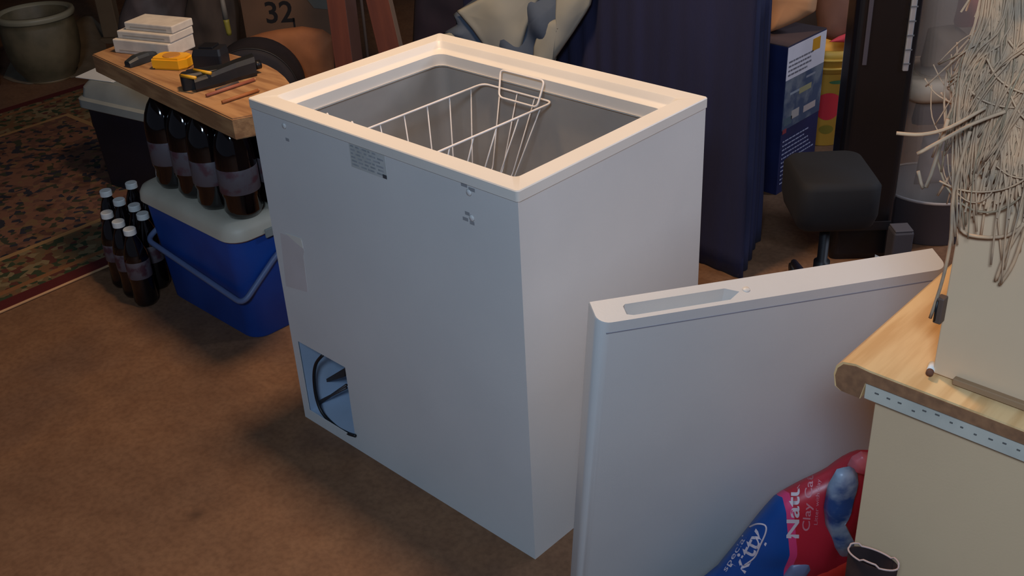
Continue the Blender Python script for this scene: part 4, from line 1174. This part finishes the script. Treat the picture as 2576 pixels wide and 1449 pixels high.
rf = lambda z: .10 + (.135 - .10) * z / .31
obj('red_label', curved_patch(-0.93, .165, .42, .055, rf), mat('red_label_ink', (212, 50, 60), .5), yb)
obj('green_mark', curved_patch(-0.72, .262, .26, .007, rf), mat('green_ink', (70, 110, 70), .5), yb)
obj('olive_mark', curved_patch(-0.90, .070, .24, .018, rf), mat('olive_ink', (140, 120, 40), .5), yb)
M7 = vplane((-.66, 2.42, .45), .62)
lump('brown_paper_bag', 'brown paper bag resting in the yellow bucket', 'paper bag', M7, [(2050, -70), (2052, 30), (2060, 92), (2100, 104), (2135, 92), (2160, 60), (2200, 0), (2215, -70)], .06, .06, mat('brown_paper', (138, 96, 78), .85, (118, 82, 68), 5), wr=.025, ws=8, seed=6)
pk = onz(2128, 96, .41)
pw = thing('pink_rag', 'small pinkish red rag on the rim of the yellow bucket', 'rag', pk, .7)
obj('rag_fold', pillow([(-.06, -.012), (.0, -.016), (.05, 0), (.045, .03), (.01, .022), (-.03, .006)], Matrix.Rotation(math.pi / 2, 4, 'X'), .012, .012, 6, 30, .004, 40), mat('pinkish_red_cloth', (214, 76, 92), .9), pw, smooth=True)

# black stool on a star base
sc_ = Vector((-.035, 1.225, 0))
stl = thing('black_swivel_stool', 'black swivel stool with star base behind the leaning lid', 'stool', sc_, .75)
M_vin = mat('black_vinyl', (12, 12, 15), .8, (14, 14, 18), 6)
obj('seat', loft([cl(-.09, -.09, .09, .09, .315, .03), cl(-.10, -.11, .10, .11, .33, .04), cl(-.106, -.12, .106, .12, .36, .04), cl(-.106, -.12, .106, .12, .44, .04), cl(-.095, -.11, .095, .11, .456, .04)]), M_vin, stl, smooth=True)
obj('pole', lathe([(.022, .07), (.022, .18), (.014, .182), (.014, .3148)], 18), M_black, stl, smooth=True)
obj('hub', lathe([(.035, .05), (.04, .06), (.035, .08)], 18), M_black, stl, smooth=True)
for k in range(5):
    a = 2 * math.pi * k / 5 + .35
    d_ = Vector((math.cos(a), math.sin(a), 0))
    lgk = obj('leg', tube([d_ * .03 + Vector((0, 0, .065)), d_ * .14 + Vector((0, 0, .055)), d_ * .25 + Vector((0, 0, .04))], .012, 8, radii=[.016, .013, .010]), mat('dark_blue_black_leg', (28, 32, 52), .4), stl, smooth=True)
    bm = bmesh.new(); add_lathe(bm, [(.001, -.01), (.018, -.01), (.018, .01), (.001, .01)], 14)
    bmesh.ops.transform(bm, matrix=Matrix.Translation(d_ * .25 + Vector((0, 0, .0185))) @ Matrix.Rotation(a, 4, 'Z') @ Matrix.Rotation(math.pi / 2, 4, 'X'), verts=bm.verts[:])
    obj('caster', bm, M_black, lgk, smooth=True)
# tall black case with chrome strip
tc_ = Vector((-.140, 1.650, 0))
tcs = thing('tall_black_case', 'tall glossy black case with a bright chrome strip behind the stool', 'case', tc_, .72)
obj('case_body', loft([cl(-.088, -.055, .088, .055, 0, .02), cl(-.09, -.06, .09, .06, .02, .025), cl(-.09, -.06, .09, .06, .93, .025), cl(-.08, -.05, .08, .05, .945, .02)]), mat('glossy_black', (16, 16, 19), .28, (22, 20, 24), 3), tcs, smooth=False)
obj('chrome_strip', box((.050, -.071, .60), (.066, -.0605, .85), .003), mat('chrome_bar', (210, 214, 220), .25, metallic=.6), tcs)
obj('grey_strip', box((-.062, -.065, .62), (-.050, -.0605, .85), .001), mat('dull_strip', (84, 78, 84), .4), tcs)
for z in (.62, .66, .70, .74, .78):
    obj('strip_rib', box((.048, -.073, z), (.068, -.0712, z + .004)), mat('dull_rib', (130, 134, 140), .4, metallic=.5), tcs)
# light switch-plate sized case trim
obj('lower_band', box((-.08, -.063, .10), (.08, -.0605, .13), .001), mat('charcoal_band', (30, 28, 32), .5), tcs)

# storage tubs and pail
tb0 = Vector((-.043, 1.938, 0)); ty = .78
def taper_tub(w0, w1, z0, z1, r=.04, t=.004):
    return loft([cl(-w0, -w0 * .8, w0, w0 * .8, z0 + t, r), cl(-w0, -w0 * .8, w0, w0 * .8, z0, r), cl(-w1, -w1 * .8, w1, w1 * .8, z1, r), cl(-w1 + t, -w1 * .8 + t, w1 - t, w1 * .8 - t, z1, r), cl(-w0 + t, -w0 * .8 + t, w0 - t, w0 * .8 - t, z0 + t, r)], cap0=False)
M_tub = mat('cloudy_plastic', (206, 190, 176), .35, (196, 180, 166), 5, alpha=.26)
M_tl = mat('beige_tub_lid', (206, 180, 152), .6, (192, 168, 142), 8)
pl_ = thing('grey_pail', 'low grey pail with a pale rim at the bottom of the tub stack', 'pail', (tb0.x, tb0.y, 0), ty)
obj('pail_wall', lathe([(.138, 0), (.142, .004), (.156, .145), (.162, .15), (.150, .15), (.134, .012), (.001, .01)], 36, caps=False), mat('grey_pail_plastic', (92, 88, 94), .6), pl_, smooth=True)
obj('pail_rim', tube([(.158 * math.cos(t), .158 * math.sin(t), .152) for t in np.linspace(0, 2 * math.pi, 41)], .005, 6, caps=False), mat('pale_rim_wire', (170, 160, 156), .5), pl_, smooth=True)
t1 = thing('lower_storage_tub', 'lower cloudy storage tub with beige lid standing in the grey pail', 'tub', (tb0.x, tb0.y, .0), ty)
obj('tub_wall', taper_tub(.095, .142, .014, .47), M_tub, t1)
obj('tub_lid', loft([cl(-.150, -.13, .150, .13, .4705, .04), cl(-.164, -.14, .164, .14, .485, .05), cl(-.164, -.14, .164, .14, .515, .05), cl(-.15, -.12, .15, .12, .53, .05)]), M_tl, t1, smooth=True)
t2 = thing('upper_storage_tub', 'upper cloudy storage tub filled with red and cream things', 'tub', (tb0.x, tb0.y, .0), ty)
obj('tub_wall', taper_tub(.115, .14, .532, .95), M_tub, t2)
def item(lb, cat, nm, c, s, col, rz=0):
    o = obj(nm, pillow([(-s[0], -s[2]), (s[0], -s[2]), (s[0] * 1.05, s[2] * .5), (s[0] * .4, s[2]), (-s[0] * .8, s[2] * .9)], Matrix.Rotation(math.pi / 2, 4, 'X'), s[1], s[1], 6, 36, .006, 30, hash(nm) % 7), mat('stuff_' + nm, col, .8), smooth=True)
    R = Matrix.Rotation(ty, 3, 'Z'); p = tb0 + R @ Vector((c[0], c[1], 0)); o.location = (p.x, p.y, c[2]); o.rotation_euler = (0, 0, ty + rz)
    return tag(o, lb, cat)
item('white folded paper bundle inside the lower tub', 'paper', 'white_packet', (-.03, -.04, .255), (.045, .03, .085), (190, 176, 170))
item('dark purple bundle inside the lower tub', 'bundle', 'purple_bundle', (-.05, -.02, .405), (.05, .05, .04), (84, 50, 66))
item('blue-grey bundle at the right of the lower tub', 'bundle', 'slate_bundle', (.07, -.02, .35), (.045, .05, .09), (90, 92, 120))
item('cream bundle low in the upper tub', 'bundle', 'cream_bundle', (-.03, 0, .60), (.06, .06, .06), (170, 140, 110))
item('dark red bundle in the middle of the upper tub', 'bundle', 'red_bundle', (.035, -.02, .715), (.05, .06, .055), (150, 40, 46))
item('yellowish bundle above the red one in the upper tub', 'bundle', 'straw_bundle', (-.02, -.02, .823), (.055, .06, .05), (180, 150, 100))
item('bright red bundle at the top of the upper tub', 'bundle', 'scarlet_bundle', (0.0, 0, .915), (.055, .06, .04), (176, 50, 50))
# grey block and scrap behind the lid
gb = onz(2256, 548, .14)
g1 = thing('grey_block', 'small grey block on the floor beside the grey pail', 'block', (gb.x + .035, gb.y - .04, 0), .78)
obj('block_body', box((-.03, -.03, 0), (.03, .03, .13), .006), mat('grey_block_plastic', (72, 70, 76), .6), g1)
obj('block_cap', box((-.027, -.027, .1302), (.027, .027, .136), .002), mat('grey_cap', (84, 82, 88), .6), g1)
sp_ = onz(2215, 655, .08)
sc = thing('paper_scrap', 'small white and green paper scrap poking up behind the leaning lid', 'paper', (sp_.x, sp_.y, 0), .7)
obj('scrap_leaf', prism([(-.016, .0), (.034, 0), (.03, .082), (.004, .088), (-.018, .1)], -.001, .0, axes=(0, 2, 1)), M_cap, sc)
obj('green_print', prism([(-.004, .04), (.026, .04), (.026, .078), (.002, .084)], -.0016, -.0011, axes=(0, 2, 1)), mat('green_paper_ink', (120, 160, 140), .6), sc)
